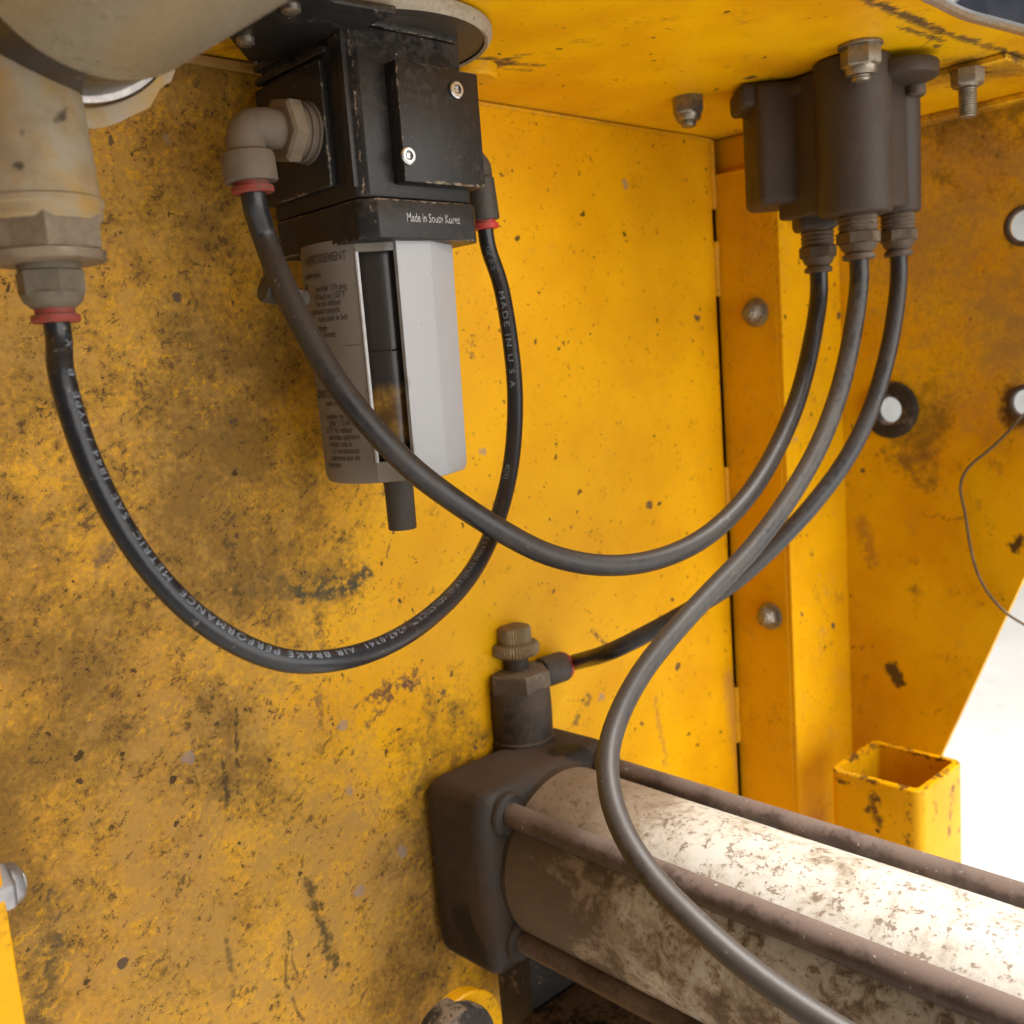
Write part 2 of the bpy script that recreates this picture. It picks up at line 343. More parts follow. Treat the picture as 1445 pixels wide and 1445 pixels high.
M_steel = grimy('zinc_steel', (0.30, 0.265, 0.21), (0.22, 0.19, 0.15), dust=(0.18, 0.14, 0.095), damt=0.35, rough=0.35, metal=0.8, speck=0.3, seed=17)
M_zinc = grimy('grey_zinc', (0.36, 0.36, 0.38), (0.28, 0.28, 0.29), damt=0.2, rough=0.4, metal=0.7, speck=0.3, seed=44, updust=0.1)
M_bright = grimy('bright_steel', (0.62, 0.62, 0.63), (0.5, 0.5, 0.5), damt=0.1, rough=0.25, metal=0.95, speck=0.2, seed=18, updust=0.0)
M_cap = grimy('oily_dust_casting', (0.030, 0.022, 0.017), (0.020, 0.017, 0.015), dust=(0.092, 0.060, 0.038), damt=0.52, dscale=26, rough=0.55, speck=0.35, seed=19, bump=0.35, bscale=300, updust=0.22)
M_rod = grimy('brown_steel_rod', (0.075, 0.052, 0.043), (0.055, 0.04, 0.035), dust=(0.16, 0.113, 0.09), damt=0.42, dscale=40, rough=0.45, metal=0.25, speck=0.3, speckc=(0.4, 0.36, 0.3), seed=20, updust=0.3, bump=0.15)
M_brasskn = grimy('brass_knob', (0.24, 0.17, 0.085), (0.19, 0.135, 0.075), dust=(0.22, 0.165, 0.1), damt=0.45, rough=0.45, metal=0.5, speck=0.3, seed=21)
def m_hose(name, dust, seed, dcol=(0.13, 0.105, 0.085)):
    return grimy(name, (0.013, 0.013, 0.015), (0.017, 0.017, 0.021), dust=dcol, damt=dust, dscale=16, rough=0.30, speck=0.32, speckc=(0.17, 0.15, 0.125), seed=seed, bump=0.22, updust=0.32, spec=0.5, drough=0.5)  # updust lightens the tops: settled dust plus painted-in top light
M_hose1 = m_hose('black_hose', -0.12, 30)
M_hose2 = m_hose('dusty_black_hose', 0.62, 31, (0.046, 0.036, 0.029))
M_hose3 = m_hose('grey_dusty_hose', 0.66, 32, (0.066, 0.054, 0.046))
M_hose4 = m_hose('dark_dusty_hose', 0.55, 33, (0.042, 0.032, 0.027))
M_print = grimy('white_print', (0.24, 0.27, 0.32), (0.14, 0.155, 0.18), damt=0.15, rough=0.6, speck=0.9, speckc=(0.03, 0.03, 0.035), bscale=900, updust=0.0, seed=35)
M_printw = grimy('worn_white_print', (0.5, 0.5, 0.5), (0.3, 0.3, 0.3), damt=0.1, rough=0.6, speck=0.9, speckc=(0.03, 0.03, 0.03), bscale=900, updust=0.0, seed=36)
M_ink = grimy('label_ink', (0.065, 0.05, 0.037), (0.10, 0.078, 0.056), damt=0.2, rough=0.7, speck=0.1, updust=0.0, seed=37)
M_rubber = grimy('rubber_grommet', (0.022, 0.017, 0.014), (0.03, 0.024, 0.019), damt=0.25, rough=0.7, speck=0.2, seed=38)
M_wire = grimy('thin_grey_wire', (0.12, 0.09, 0.05), (0.09, 0.07, 0.045), damt=0.3, rough=0.5, seed=39)
def m_barrel():
    n = NT('white_barrel_paint')
    p = n.pos
    a = n.noise(38, 6, 0.68, w=1, dist=0.6); b = n.noise(150, 5, 0.7, w=2, dist=0.8); f = n.noise(420, 4, 0.7, w=3)
    y = n.sep(p)[1]; g = n.n.new('ShaderNodeNewGeometry'); nrm = n.sep(g.outputs['Normal'])
    col = n.mix(n.ramp(a, 0.3, 0.7), (0.56, 0.535, 0.48), (0.48, 0.44, 0.365))
    # tan mud film near the end cap, mottled spots elsewhere
    near = n.math('ADD', n.ramp(y, 0.235, 0.30, 0.0, 0.50), n.ramp(nrm[2], 0.7, 0.1, 0.0, 0.17))
    tan = n.ramp(n.math('ADD', n.math('ADD', n.math('MULTIPLY', a, 0.55), n.math('MULTIPLY', b, 0.5)), near), 0.46, 0.74)
    col = n.mix(n.math('MULTIPLY', tan, 0.85), col, (0.24, 0.17, 0.105))
    sidem = n.ramp(nrm[2], 0.75, 0.2)
    mud = n.math('MULTIPLY', n.ramp(n.math('ADD', n.math('MULTIPLY', a, 0.7), n.math('ADD', n.math('MULTIPLY', b, 0.4), n.math('MULTIPLY', near, 0.35))), 0.57, 0.72), n.ramp(nrm[2], 0.9, 0.5, 0.25, 1.0))  # side mud thickened to paint in the barrel's shaded flank
    col = n.mix(n.math('MULTIPLY', mud, 0.85), col, (0.085, 0.056, 0.034))
    spots = n.ramp(n.math('ADD', f, n.math('MULTIPLY', n.math('SUBTRACT', b, 0.5), 0.9)), 0.56, 0.66)
    col = n.mix(n.math('MULTIPLY', spots, 0.75), col, (0.15, 0.095, 0.055))
    return n.out(col, n.ramp(tan, 0, 1, 0.4, 0.85), 0, n.bump(n.math('ADD', b, n.math('MULTIPLY', f, 0.5)), 0.3, 0.0006), 0.4)
M_barrel = m_barrel()
def m_smoke():
    n = NT('smoked_bowl_plastic')
    p = n.pos; z = n.sep(p)[2]
    a = n.noise(90, 5, 0.65, w=3, dist=0.8)
    z0 = at(545, 552, 0.355).z; z1 = at(555, 622, 0.355).z
    oil = n.ramp(n.math('ADD', z, n.math('MULTIPLY', n.math('SUBTRACT', a, 0.5), 0.010)), z0 + 0.003, z0 - 0.004)
    low = n.ramp(z, z1 + 0.003, z1 - 0.004)
    c = n.mix(oil, (0.040, 0.033, 0.029), n.mix(n.ramp(a, 0.35, 0.65), (0.34, 0.19, 0.035), (0.13, 0.065, 0.018)))
    c = n.mix(low, c, (0.03, 0.02, 0.014))
    return n.out(c, 0.22, 0, n.bump(a, 0.1, 0.0005), 0.55)
M_smoke = m_smoke()
M_lip = grimy('pale_plastic_edge', (0.55, 0.55, 0.57), (0.46, 0.46, 0.48), damt=0.1, rough=0.4, speck=0.2, seed=51, updust=0.0)
M_lip2 = grimy('smoked_tube_edge', (0.10, 0.09, 0.08), (0.12, 0.105, 0.09), damt=0.2, rough=0.3, seed=52, updust=0.0)
def m_concrete():
    n = NT('pale_concrete')
    a = n.noise(3, 6, 0.6); b = n.noise(25, 5, 0.6, w=2)
    c = n.mix(n.ramp(a, 0.3, 0.7), (0.68, 0.665, 0.635), (0.60, 0.585, 0.55))
    c = n.mix(n.ramp(b, 0.55, 0.75, 0, 0.5), c, (0.38, 0.36, 0.33))
    return n.out(c, 0.7, 0, n.bump(b, 0.2, 0.002))
M_floor = m_concrete()
M_wallgrey = grimy('far_wall_paint', (0.70, 0.71, 0.70), (0.62, 0.63, 0.62), damt=0.1, dscale=2, bscale=20, rough=0.8)
M_navy = grimy('navy_sheet', (0.010, 0.012, 0.022), (0.014, 0.016, 0.028), dust=(0.03, 0.03, 0.04), damt=0.3, dscale=3, bscale=20, rough=0.5)

# ------------------------------------------------------------------ mesh helpers (all in world coordinates)
ORG = {}
def frame(axis):
    a = V(axis).normalized(); t = V((0, 0, 1)) if abs(a.z) < 0.9 else V((1, 0, 0))
    u = a.cross(t).normalized(); return u, a.cross(u).normalized() * -1, a
def add(bm, vs, fs):
    bv = [bm.verts.new(v) for v in vs]
    for f in fs:
        try: bm.faces.new([bv[i] for i in f])
        except ValueError: pass
def lathe(bm, prof, base, axis, seg=32, ph=0.0, mod=None, capa=True, capb=True):
    """prof: (t along the axis, radius)"""
    u, v, a = frame(axis); base = V(base); vs = []; fs = []
    for t, r in prof:
        for i in range(seg):
            an = ph + 2 * math.pi * i / seg
            rr = r * (mod(i, t) if mod else 1)
            vs.append(base + a * t + (u * math.cos(an) + v * math.sin(an)) * rr)
    for j in range(len(prof) - 1):
        for i in range(seg):
            k = (i + 1) % seg
            fs.append((j * seg + i, j * seg + k, (j + 1) * seg + k, (j + 1) * seg + i))
    if capa: fs.append(tuple(reversed(range(seg))))
    if capb: fs.append(tuple(range((len(prof) - 1) * seg, len(prof) * seg)))
    add(bm, vs, fs); return bm
def box(bm, lo, hi, bev=0.0, seg=2):
    b2 = bmesh.new(); lo = V(lo); hi = V(hi)
    bmesh.ops.create_cube(b2, size=1.0)
    for v in b2.verts: v.co = V((lo[i] + (hi[i] - lo[i]) * (v.co[i] + 0.5) for i in range(3)))
    if bev: bmesh.ops.bevel(b2, geom=b2.edges[:], offset=bev, segments=seg, affect='EDGES', profile=0.5)
    me = bpy.data.meshes.new('t'); b2.to_mesh(me); b2.free(); bm.from_mesh(me); bpy.data.meshes.remove(me)
    return bm
def prism(bm, outline, z0, z1, bev=0.0, seg=2):
    """vertical prism over a plan outline [(x,y)...]"""
    b2 = bmesh.new(); n = len(outline)
    lo = [b2.verts.new((x, y, z0)) for x, y in outline]; hi = [b2.verts.new((x, y, z1)) for x, y in outline]
    b2.faces.new(list(reversed(lo))); b2.faces.new(hi)
    for i in range(n): b2.faces.new((lo[i], lo[(i + 1) % n], hi[(i + 1) % n], hi[i]))
    bmesh.ops.recalc_face_normals(b2, faces=b2.faces[:])
    if bev: bmesh.ops.bevel(b2, geom=b2.edges[:], offset=bev, segments=seg, affect='EDGES', profile=0.5)
    me = bpy.data.meshes.new('t'); b2.to_mesh(me); b2.free(); bm.from_mesh(me); bpy.data.meshes.remove(me)
    return bm
def spline(pts, step=0.0025):
    """Catmull-Rom through pts (centripetal), resampled evenly"""
    P = [V(p) for p in pts]; P = [P[0] * 2 - P[1]] + P + [P[-1] * 2 - P[-2]]
    dense = []
    for i in range(1, len(P) - 2):
        p0, p1, p2, p3 = P[i - 1:i + 3]
        t0 = 0.0; t1 = t0 + max((p1 - p0).length, 1e-6) ** .5; t2 = t1 + max((p2 - p1).length, 1e-6) ** .5; t3 = t2 + max((p3 - p2).length, 1e-6) ** .5
        for k in range(24):
            t = t1 + (t2 - t1) * k / 24
            a1 = p0 * ((t1 - t) / (t1 - t0)) + p1 * ((t - t0) / (t1 - t0))
            a2 = p1 * ((t2 - t) / (t2 - t1)) + p2 * ((t - t1) / (t2 - t1))
            a3 = p2 * ((t3 - t) / (t3 - t2)) + p3 * ((t - t2) / (t3 - t2))
            b1 = a1 * ((t2 - t) / (t2 - t0)) + a2 * ((t - t0) / (t2 - t0))
            b2 = a2 * ((t3 - t) / (t3 - t1)) + a3 * ((t - t1) / (t3 - t1))
            dense.append(b1 * ((t2 - t) / (t2 - t1)) + b2 * ((t - t1) / (t2 - t1)))
    dense.append(P[-2])
    for _ in range(30):   # relax small wiggles
        dense = [dense[0]] + [(dense[i - 1] + dense[i] * 2 + dense[i + 1]) / 4 for i in range(1, len(dense) - 1)] + [dense[-1]]
    out = [dense[0]]; acc = 0.0
    for i in range(1, len(dense)):
        d = (dense[i] - dense[i - 1]).length
        while d > 0 and acc + d >= step:
            f = (step - acc) / d
            q = dense[i - 1].lerp(dense[i], f) if acc == 0 or f > 0 else dense[i]
            out.append(q.copy()); dense[i - 1] = q; d = (dense[i] - q).length; acc = 0.0
        acc += d
    out.append(dense[-1].copy()); return out
def tangents(P):
    return [(P[min(i + 1, len(P) - 1)] - P[max(i - 1, 0)]).normalized() for i in range(len(P))]
def sweep(bm, P, r, seg=20):
    T = tangents(P); u = T[0].orthogonal().normalized(); vs = []; fs = []
    for i, (p, t) in enumerate(zip(P, T)):
        u = (u - t * u.dot(t)).normalized(); v = t.cross(u)
        rr = r[i] if isinstance(r, list) else r
        for k in range(seg):
            an = 2 * math.pi * k / seg; vs.append(p + (u * math.cos(an) + v * math.sin(an)) * rr)
    for j in range(len(P) - 1):
        for k in range(seg):
            q = (k + 1) % seg; fs.append((j * seg + k, j * seg + q, (j + 1) * seg + q, (j + 1) * seg + k))
    fs.append(tuple(reversed(range(seg)))); fs.append(tuple(range((len(P) - 1) * seg, len(P) * seg)))
    add(bm, vs, fs); return bm
def thread(r, t0, t1, pitch, depth):
    out = []; t = t0; k = 0
    while t < t1 - 1e-6:
        out.append((t, r - (depth if k % 2 else 0))); t += pitch / 2; k += 1
    out.append((t1, r - depth)); return out
def root(name, loc, label, cat, group=None):
    o = bpy.data.objects.new(name, None); o.empty_display_size = 0.02; C.objects.link(o); o.location = loc
    o['label'] = label; o['category'] = cat
    if group: o['group'] = group
    ORG[o.name] = V(loc); return o
def obj(name, bm, mat, parent=None, label=None, sharp=38, recalc=True, loc=None):
    off = ORG[parent.name] if parent else V(loc if loc is not None else (0, 0, 0))
    if recalc: bmesh.ops.recalc_face_normals(bm, faces=bm.faces[:])
    for v in bm.verts: v.co -= off
    me = bpy.data.meshes.new(name); bm.to_mesh(me); bm.free()
    for p in me.polygons: p.use_smooth = True
    me.set_sharp_from_angle(angle=R(sharp)); me.materials.append(mat)
    o = bpy.data.objects.new(name, me); C.objects.link(o)
    if parent: o.parent = parent
    elif loc is not None: o.location = loc
    ORG[o.name] = off
    if label: o['label'] = label
    return o
def tag(o, label, cat, group=None):
    o['label'] = label; o['category'] = cat
    if group: o['group'] = group
    return o
def bmn(): return bmesh.new()
def textmesh(body, size, bold=0.0, align='LEFT', spacing=1.0):
    cu = bpy.data.curves.new('t', 'FONT'); cu.body = body; cu.size = size; cu.align_x = align; cu.offset = bold; cu.space_character = spacing
    cu.resolution_u = 3; cu.fill_mode = 'FRONT'
    o = bpy.data.objects.new('t', cu); C.objects.link(o); bpy.context.view_layer.update()
    me = bpy.data.meshes.new_from_object(o.evaluated_get(bpy.context.evaluated_depsgraph_get()))
    bpy.data.objects.remove(o); bm = bmesh.new(); bm.from_mesh(me); bpy.data.meshes.remove(me)
    return bm
def cuts(bm, axis, lo, hi, n):
    for i in range(1, n):
        c = lo + (hi - lo) * i / n; co = [0, 0, 0]; co[axis] = c; no = [0, 0, 0]; no[axis] = 1
        bmesh.ops.bisect_plane(bm, geom=bm.verts[:] + bm.edges[:] + bm.faces[:], plane_co=co, plane_no=no)
def hexprof(r, h, c=0.0006): return [(0, r - c), (c, r), (h - c, r), (h, r - c)]

# ------------------------------------------------------------------ setting
bm = bmn(); add(bm, [(-6, -6, FLOOR), (12, -6, FLOOR), (12, 12, FLOOR), (-6, 12, FLOOR)], [(0, 1, 2, 3)])
o = obj('floor', bm, M_floor); o['kind'] = 'structure'
bm = bmn(); box(bm, (4.2, -6, FLOOR), (4.35, 9, 3.2))
o = obj('far_wall', bm, M_wallgrey); o['kind'] = 'structure'

# ------------------------------------------------------------------ the yellow machine cabinet
cab = root('machine_cabinet', (0.3, WA, FLOOR), 'yellow painted steel machine cabinet, dusty and chipped, open at the front', 'cabinet')
XE = WB - 0.0034                                   # right edge of the back panel, a hair short of the corner post
bm = bmn(); box(bm, (-0.20, WA, -0.62), (XE, WA + 0.004, H - 0.0006), 0.0004, 1)
obj('back_panel', bm, M_back, cab, 'dusty yellow back panel with chips, runs and grime')
# top plate with a curved front edge
front = [onz(1600, 92, H), onz(1520, 74, H), onz(1445, 51, H), onz(1400, 39, H), onz(1365, 30, H), onz(1345, 22, H), onz(1320, 9, H), onz(1300, -1, H)]
f0 = [(p.x, p.y) for p in front]
pl = [(-0.2, WA + 0.036), (0.66, WA + 0.036), (0.66, f0[0][1])] + f0 + [(0.383, 0.172), (0.35, 0.150), (0.30, 0.142), (-0.2, 0.140)]
bm = bmn(); prism(bm, pl, H, H + 0.0045)
obj('top_plate', bm, M_top, cab, 'yellow top plate with scuffs near its bent front edge')
bm = bmn()   # pale lip on the plate's front edge: burr with its backlight painted in
lip = [V((x, y, H + 0.0022)) for x, y in f0 + [(0.383, 0.172)]]
sweep(bm, spline(lip, 0.004), 0.0024, 8)
obj('plate_edge', bm, M_bright, cab, 'bright front edge of the top plate, a burr with painted-in backlight')
# corner post: flange, fold, side panel
bm = bmn(); box(bm, (WB, YS, -0.62), (WB + 0.003, WA + 0.0004, H - 0.022), 0.0003, 1)
obj('post_flange', bm, M_post, cab)
bm = bmn(); box(bm, (WB + 0.0005, YS - 0.003, -0.62), (WB2 + 0.001, YS, H - 0.0006), 0.0003, 1)
obj('post_face', bm, M_post, cab)
bm = bmn()  # unseen closure added to keep light out of the weld slots
box(bm, (WB - 0.05, WA + 0.030, -0.62), (WB2 + 0.004, WA + 0.033, H - 0.0008))
box(bm, (WB2 + 0.001, YS + 0.0003, -0.62), (WB2 + 0.004, WA + 0.0297, H - 0.0008))
box(bm, (WB - 0.05, WA + 0.0045, -0.62), (WB - 0.047, WA + 0.0297, H - 0.0008))
obj('slot_light_stop', bm, M_post, cab)
bm = bmn()   # short gusset tab closing the top of the post
box(bm, (WB + 0.006, YS + 0.001, H - 0.024), (WB + 0.009, WA + 0.025, H - 0.0008), 0.0003, 1)
box(bm, (WB - 0.0005, YS + 0.002, H - 0.0235), (WB + 0.009, WA + 0.004, H - 0.0215), 0.0004, 1)
obj('gusset', bm, M_post, cab)
bm = bmn(); box(bm, (WB - 0.020, 0.19, H - 0.0036), (WB2 - 0.001, 0.300, H - 0.0004), 0.0006, 1)
obj('top_flange', bm, M_top, cab)
bm = bmn(); box(bm, (WB2 - 0.012, 0.172, H - 0.0075), (WB2 + 0.003, YS - 0.004, H - 0.0038), 0.0008, 1)
obj('top_angle', bm, M_side, cab)
# weld stitches between the back panel and the post
def zof(x, y): return ony(x, y, WA).z
for za, zb in ((H - 0.002, zof(1018, 296)), (zof(1021, 342), zof(1027, 418)), (zof(1037, 656), zof(1043, 742)), (zof(1057, 960), zof(1060, 1036)), (zof(1071, 1118), -0.6)):
    if zb > za: za, zb = zb, za
    bm = bmn(); P = []; rr = []
    k = max(4, int((za - zb) / 0.004))
    for i in range(k + 1):
        P.append(V((WB - 0.0016, WA + 0.0006, zb + (za - zb) * i / k))); rr.append(0.0026 + random.uniform(-0.0003, 0.0003))
    sweep(bm, P, rr, 8); obj('weld_bead', bm, M_weld, cab)
# light tan ledge where the top plate meets the back panel on the left
bm = bmn(); box(bm, (0.06, WA - 0.0035, H - 0.0040), (0.225, WA - 0.0002, H - 0.0005), 0.0006, 1)
obj('ledge', bm, M_tan, cab, 'pale dusty ledge under the top plate')
bm = bmn(); box(bm, (0.225, WA - 0.0016, H - 0.0022), (XE, WA - 0.0002, H - 0.0005), 0.0005, 1)
obj('seam', bm, M_weld, cab)
# side panel with holes and a slanting free edge
YC = 0.06
outl = [(YS - 0.003, H - 0.0005), (YS - 0.003, -0.40)]
t1 = onx(1330, 1062, WB2); t2 = onx(1445, 815, WB2); dv = (t2 - t1)
lowp = t1 - dv * 0.9; hip = t1 + dv * 1.9
outl += [(lowp.y, -0.40), (t1.y, t1.z), (hip.y, hip.z), (YC, hip.z + 0.03), (YC, H - 0.0005)]
holes = [(onx(1257, 578, WB2), 0.0105), (onx(1446, 318, WB2), 0.0085), (onx(1447, 568, WB2), 0.0075)]
def panel_with_holes(outl, holes, x0, x1):
    cu = bpy.data.curves.new('t', 'CURVE'); cu.dimensions = '2D'; cu.fill_mode = 'BOTH'; cu.extrude = abs(x1 - x0) / 2
    def spl(pts):
        s = cu.splines.new('POLY'); s.points.add(len(pts) - 1); s.use_cyclic_u = True
        for i, (a, b) in enumerate(pts): s.points[i].co = (a, b, 0, 1)
    spl(outl)
    for c, r in holes: spl([(c.y + r * math.cos(2 * math.pi * i / 40), c.z + r * math.sin(2 * math.pi * i / 40)) for i in range(40)])
    o = bpy.data.objects.new('t', cu); C.objects.link(o); bpy.context.view_layer.update()
    me = bpy.data.meshes.new_from_object(o.evaluated_get(bpy.context.evaluated_depsgraph_get())); bpy.data.objects.remove(o)
    bm = bmesh.new(); bm.from_mesh(me); bpy.data.meshes.remove(me)
    for v in bm.verts: v.co = V(((x0 + x1) / 2 + v.co.z, v.co.x, v.co.y))
    bmesh.ops.remove_doubles(bm, verts=bm.verts[:], dist=1e-6)
    return bm
side = obj('side_panel', panel_with_holes(outl, holes, WB2, WB2 + 0.004), M_side, cab, 'amber side panel with round holes and a slanting free edge', sharp=25)
c = holes[0][0]
bm = bmn(); lathe(bm, [(0.003, 0.0080), (-0.002, 0.0078), (-0.0042, 0.0092), (-0.0048, 0.0125), (-0.0035, 0.0165), (-0.0006, 0.0178), (0.0, 0.0176), (0.0002, 0.0102), (0.003, 0.0100), (0.003, 0.0080)], (WB2, c.y, c.z), (1, 0, 0), 48, capa=False, capb=False)
obj('grommet', bm, M_rubber, cab, 'dark rubber grommet round the hole in the side panel')
for c, r in holes[1:]:
    bm = bmn(); lathe(bm, [(0.002, r - 0.0003), (-0.0003, r - 0.0002), (-0.0008, r + 0.0008), (-0.0003, r + 0.0026), (0.0002, r + 0.003)], (WB2, c.y, c.z), (1, 0, 0), 36, capa=False, capb=False)
    obj('hole_rim', bm, M_rod, cab)
# square tube socket
fx, fy = TX, TY; S = TS; tw = 0.0042; ztop = TZ
bm = bmn()
def ringpts(x0, y0, x1, y1, r, k=5):
    out = []
    for cx, cy, a0 in ((x1 - r, y1 - r, 0), (x0 + r, y1 - r, 90), (x0 + r, y0 + r, 180), (x1 - r, y0 + r, 270)):
        for i in range(k): a = R(a0 + 90 * i / (k - 1)); out.append((cx + r * math.cos(a), cy + r * math.sin(a)))
    return out
ro = ringpts(fx, fy, fx + S, fy + S, 0.006); ri = ringpts(fx + tw, fy + tw, fx + S - tw, fy + S - tw, 0.0025)
nn = len(ro); vs = []
for k in range(nn):
    dz = random.uniform(-0.0004, 0.0004)
    vs += [(ro[k][0], ro[k][1], FLOOR + 0.25), (ro[k][0], ro[k][1], ztop - 0.0008 + dz), (ro[k][0] * .85 + ri[k][0] * .15, ro[k][1] * .85 + ri[k][1] * .15, ztop + dz), (ri[k][0], ri[k][1], ztop + dz), (ri[k][0], ri[k][1], FLOOR + 0.25)]
fs = []
for k in range(nn):
    q = (k + 1) % nn
    for j in range(4): fs.append((k * 5 + j, q * 5 + j, q * 5 + j + 1, k * 5 + j + 1))
add(bm, vs, fs)
obj('tube_socket', bm, M_tube, cab, 'chipped yellow square tube, open at the top')
# upright plate at the left edge with its bolt
pe = ony(35, 1445, 0.29)
bm = bmn(); box(bm, (pe.x - 0.030, 0.287, -0.60), (pe.x - 0.0005, 0.290, -0.02), 0.0004, 1)
obj('upright_strip', bm, M_post, cab)
def nut_thread(parent, base, axis, af, h, thr_r, thr_l, mat, washer=0.0, dome=False):
    """hex nut seated at base pointing along axis with the bolt end sticking out"""
    bm = bmn(); a = V(axis).normalized()
    pr = []
    if washer: lathe(bm, [(0, washer - 0.0003), (0.0004, washer), (0.0012, washer), (0.0015, washer - 0.0004)], base, axis, 28)
    b0 = V(base) + a * (0.0014 if washer else 0)
    lathe(bm, [(0, af * 0.98), (0.0005, af), (h * 0.75, af), (h * 0.92, af * 0.90), (h, af * 0.72)], b0, axis, 6, ph=0.35)
    if dome: lathe(bm, [(h * 0.9, af * 0.84), (h + 0.0012, af * 0.80), (h + 0.0022, af * 0.68)], b0, axis, 24)
    n_ = obj('nut', bm, mat, parent)
    bm = bmn(); lathe(bm, thread(thr_r, h * 0.8, h + thr_l, 0.0011, 0.0004) + [(h + thr_l + 0.0004, thr_r * 0.75)], b0, axis, 20)
    obj('bolt_end', bm, mat, n_)
    return n_
b = ony(14, 1262, 0.287)
nut_thread(cab, (pe.x - 0.004, b.y + 0.006, b.z), (1, 0.05, 0.0), 0.0072, 0.007, 0.0036, 0.003, M_zinc, dome=True)
for px, py in ((1067, 441), (1087, 869)):
    b = onx(px, py, WB)
    nut_thread(cab, (WB, b.y, b.z), (-1, 0, 0), 0.0062, 0.0055, 0.0034, 0.003, M_steel, washer=0.0085, dome=True)
b = onz(970, 137, H); nut_thread(cab, (b.x, b.y, H), (0, 0, -1), 0.0078, 0.0095, 0.0040, 0.0045, M_steel, dome=True)
b = onz(1214, 62, H); nut_thread(cab, (b.x, b.y, H), (0, 0, -1), 0.0084, 0.0095, 0.0042, 0.0045, M_steel, washer=0.0095, dome=True)
b = onz(1365, 98, H - 0.0036); nut_thread(cab, (b.x, b.y, H - 0.0036), (0, 0, -1), 0.0074, 0.0085, 0.0042, 0.013, M_steel, washer=0.0)
# little yellow slug under the top plate behind the filter
b = onz(672, 92, H); bm = bmn(); lathe(bm, [(0, 0.0115), (0.004, 0.0115), (0.0052, 0.0105)], (b.x, b.y + 0.004, H), (0, 0, -1), 32)
obj('boss', bm, M_post, cab)

# ------------------------------------------------------------------ air filter
ed = at(505, 200, 0.342)
X0, Y0 = ed.x, ed.y
X1 = ony(668, 230, Y0).x
Y1 = min(onx(375, 230, X0).y, WA - 0.006)
AX = V(((X0 + X1) / 2, (Y0 + Y1) / 2, 0))
ZR0 = at(515, 334, 0.342).z; ZR1 = at(510, 277, 0.342).z     # collar
ZT = H - 0.002
M_white = m_white()
fil = root('air_filter', (AX.x, AX.y, ZR0 - 0.1), 'black air filter with white bowl guard hanging under the top plate', 'air filter')
ya = onx(470, 200, X0).y; ZS = at(500, 36, 0.342).z
xp = X0 - 0.0028; yq = Y0 - 0.0065; ztp = (ony(553, 78, yq).z + ony(667, 106, yq).z) / 2; zbp = (ony(560, 250, yq).z + ony(668, 268, yq).z) / 2; xl = ony(553, 78, yq).x + 0.0012
BL = [((xp, ya, ZR1 + 0.006), (xp, ya, ZS - 0.009), .0009), ((xp, ya, ZR1 + 0.006), (xp, Y1, ZR1 + 0.006), .0009), ((xp, ya, ZS - 0.009), (xp, ya + 0.012, ZS - 0.009), .0008),
      ((xl, yq, ztp), (X1, yq, ztp), .0006), ((xl, yq, ztp), (xl, yq, zbp), .0005), ((xl + 0.01, yq, zbp), (X1, yq, zbp), .0011),
      ((X0, Y0 - 0.0022, ZR1), (X1, Y0 - 0.0022, ZR1), .0010), ((X0 + 0.002, Y0 - 0.001, ZR1), (X0 + 0.002, Y0 - 0.001, ZR0), .0009), ((X0, Y0 + 0.002, ZR0), (X1, Y0 - 0.002, ZR0), .0009),
      ((X0 - 0.001, Y0 + 0.003, ZR1), (X0 - 0.001, Y1, ZR1), .0007), ((X0 - 0.001, Y0 + 0.003, ZR0), (X0 - 0.001, Y1, ZR0), .0008), ((X0 + 0.002, Y0, ZS), (X1, Y0, ZS), .0005),
      ((xp + 0.001, ya, ZS - 0.0045), (xp + 0.001, Y1, ZS - 0.0045), .0006), ((xp + 0.001, ya, ZS + 0.0003), (xp + 0.001, Y1, ZS + 0.0003), .0006), ((X0 + 0.0017, Y0 + 0.0017, ZR1), (X0 + 0.0017, Y0 + 0.0017, ZS), .0004)]
M_black = grimy('black_plastic', (0.011, 0.0105, 0.011), (0.020, 0.018, 0.017), dust=(0.060, 0.046, 0.035), damt=0.36, dscale=45, rough=0.42, speck=0.1, speckc=(0.35, 0.33, 0.3), bump=0.15, seed=2, lines=BL)
def chamfer(x0, y0, x1, y1, c): return [(x0 + c, y0), (x1 - c, y0), (x1, y0 + c), (x1, y1 - c), (x1 - c, y1), (x0 + c, y1), (x0, y1 - c), (x0, y0 + c)]
bm = bmn(); prism(bm, chamfer(X0, Y0, X1, Y1, 0.0035), ZR1 + 0.0006, ZS - 0.0006, 0.0006)
prism(bm, chamfer(X0 - 0.0005, Y0 - 0.0006, X1 - 0.001, Y1, 0.003), ZS, ZT, 0.0006)
prism(bm, chamfer(X0 + 0.002, Y0 + 0.002, X1 - 0.002, Y1 - 0.002, 0.003), ZS - 0.01, ZS + 0.006)
obj('body', bm, M_black, fil, 'black plastic filter body, scuffed and dusty')
# raised panels on the left face
bm = bmn()
box(bm, (X0 - 0.0028, ya, ZR1 + 0.006), (X0 + 0.001, Y1 - 0.002, ZS - 0.009), 0.0008)
for k in range(3): box(bm, (X0 - 0.0018, ya - 0.002 + k * 0.004, ZS - 0.007 + k * 0.0048), (X0 + 0.001, Y1 - 0.001, ZS - 0.0045 + k * 0.0048), 0.0005)
obj('side_pad', bm, M_black, fil)
bm = bmn(); yb = onx(498, 200, X0).y
box(bm, (X0 - 0.0012, yb, ZR1 + 0.004), (X0 + 0.001, yb + 0.0045, ZS - 0.001), 0.0004)
obj('rib', bm, M_black, fil)
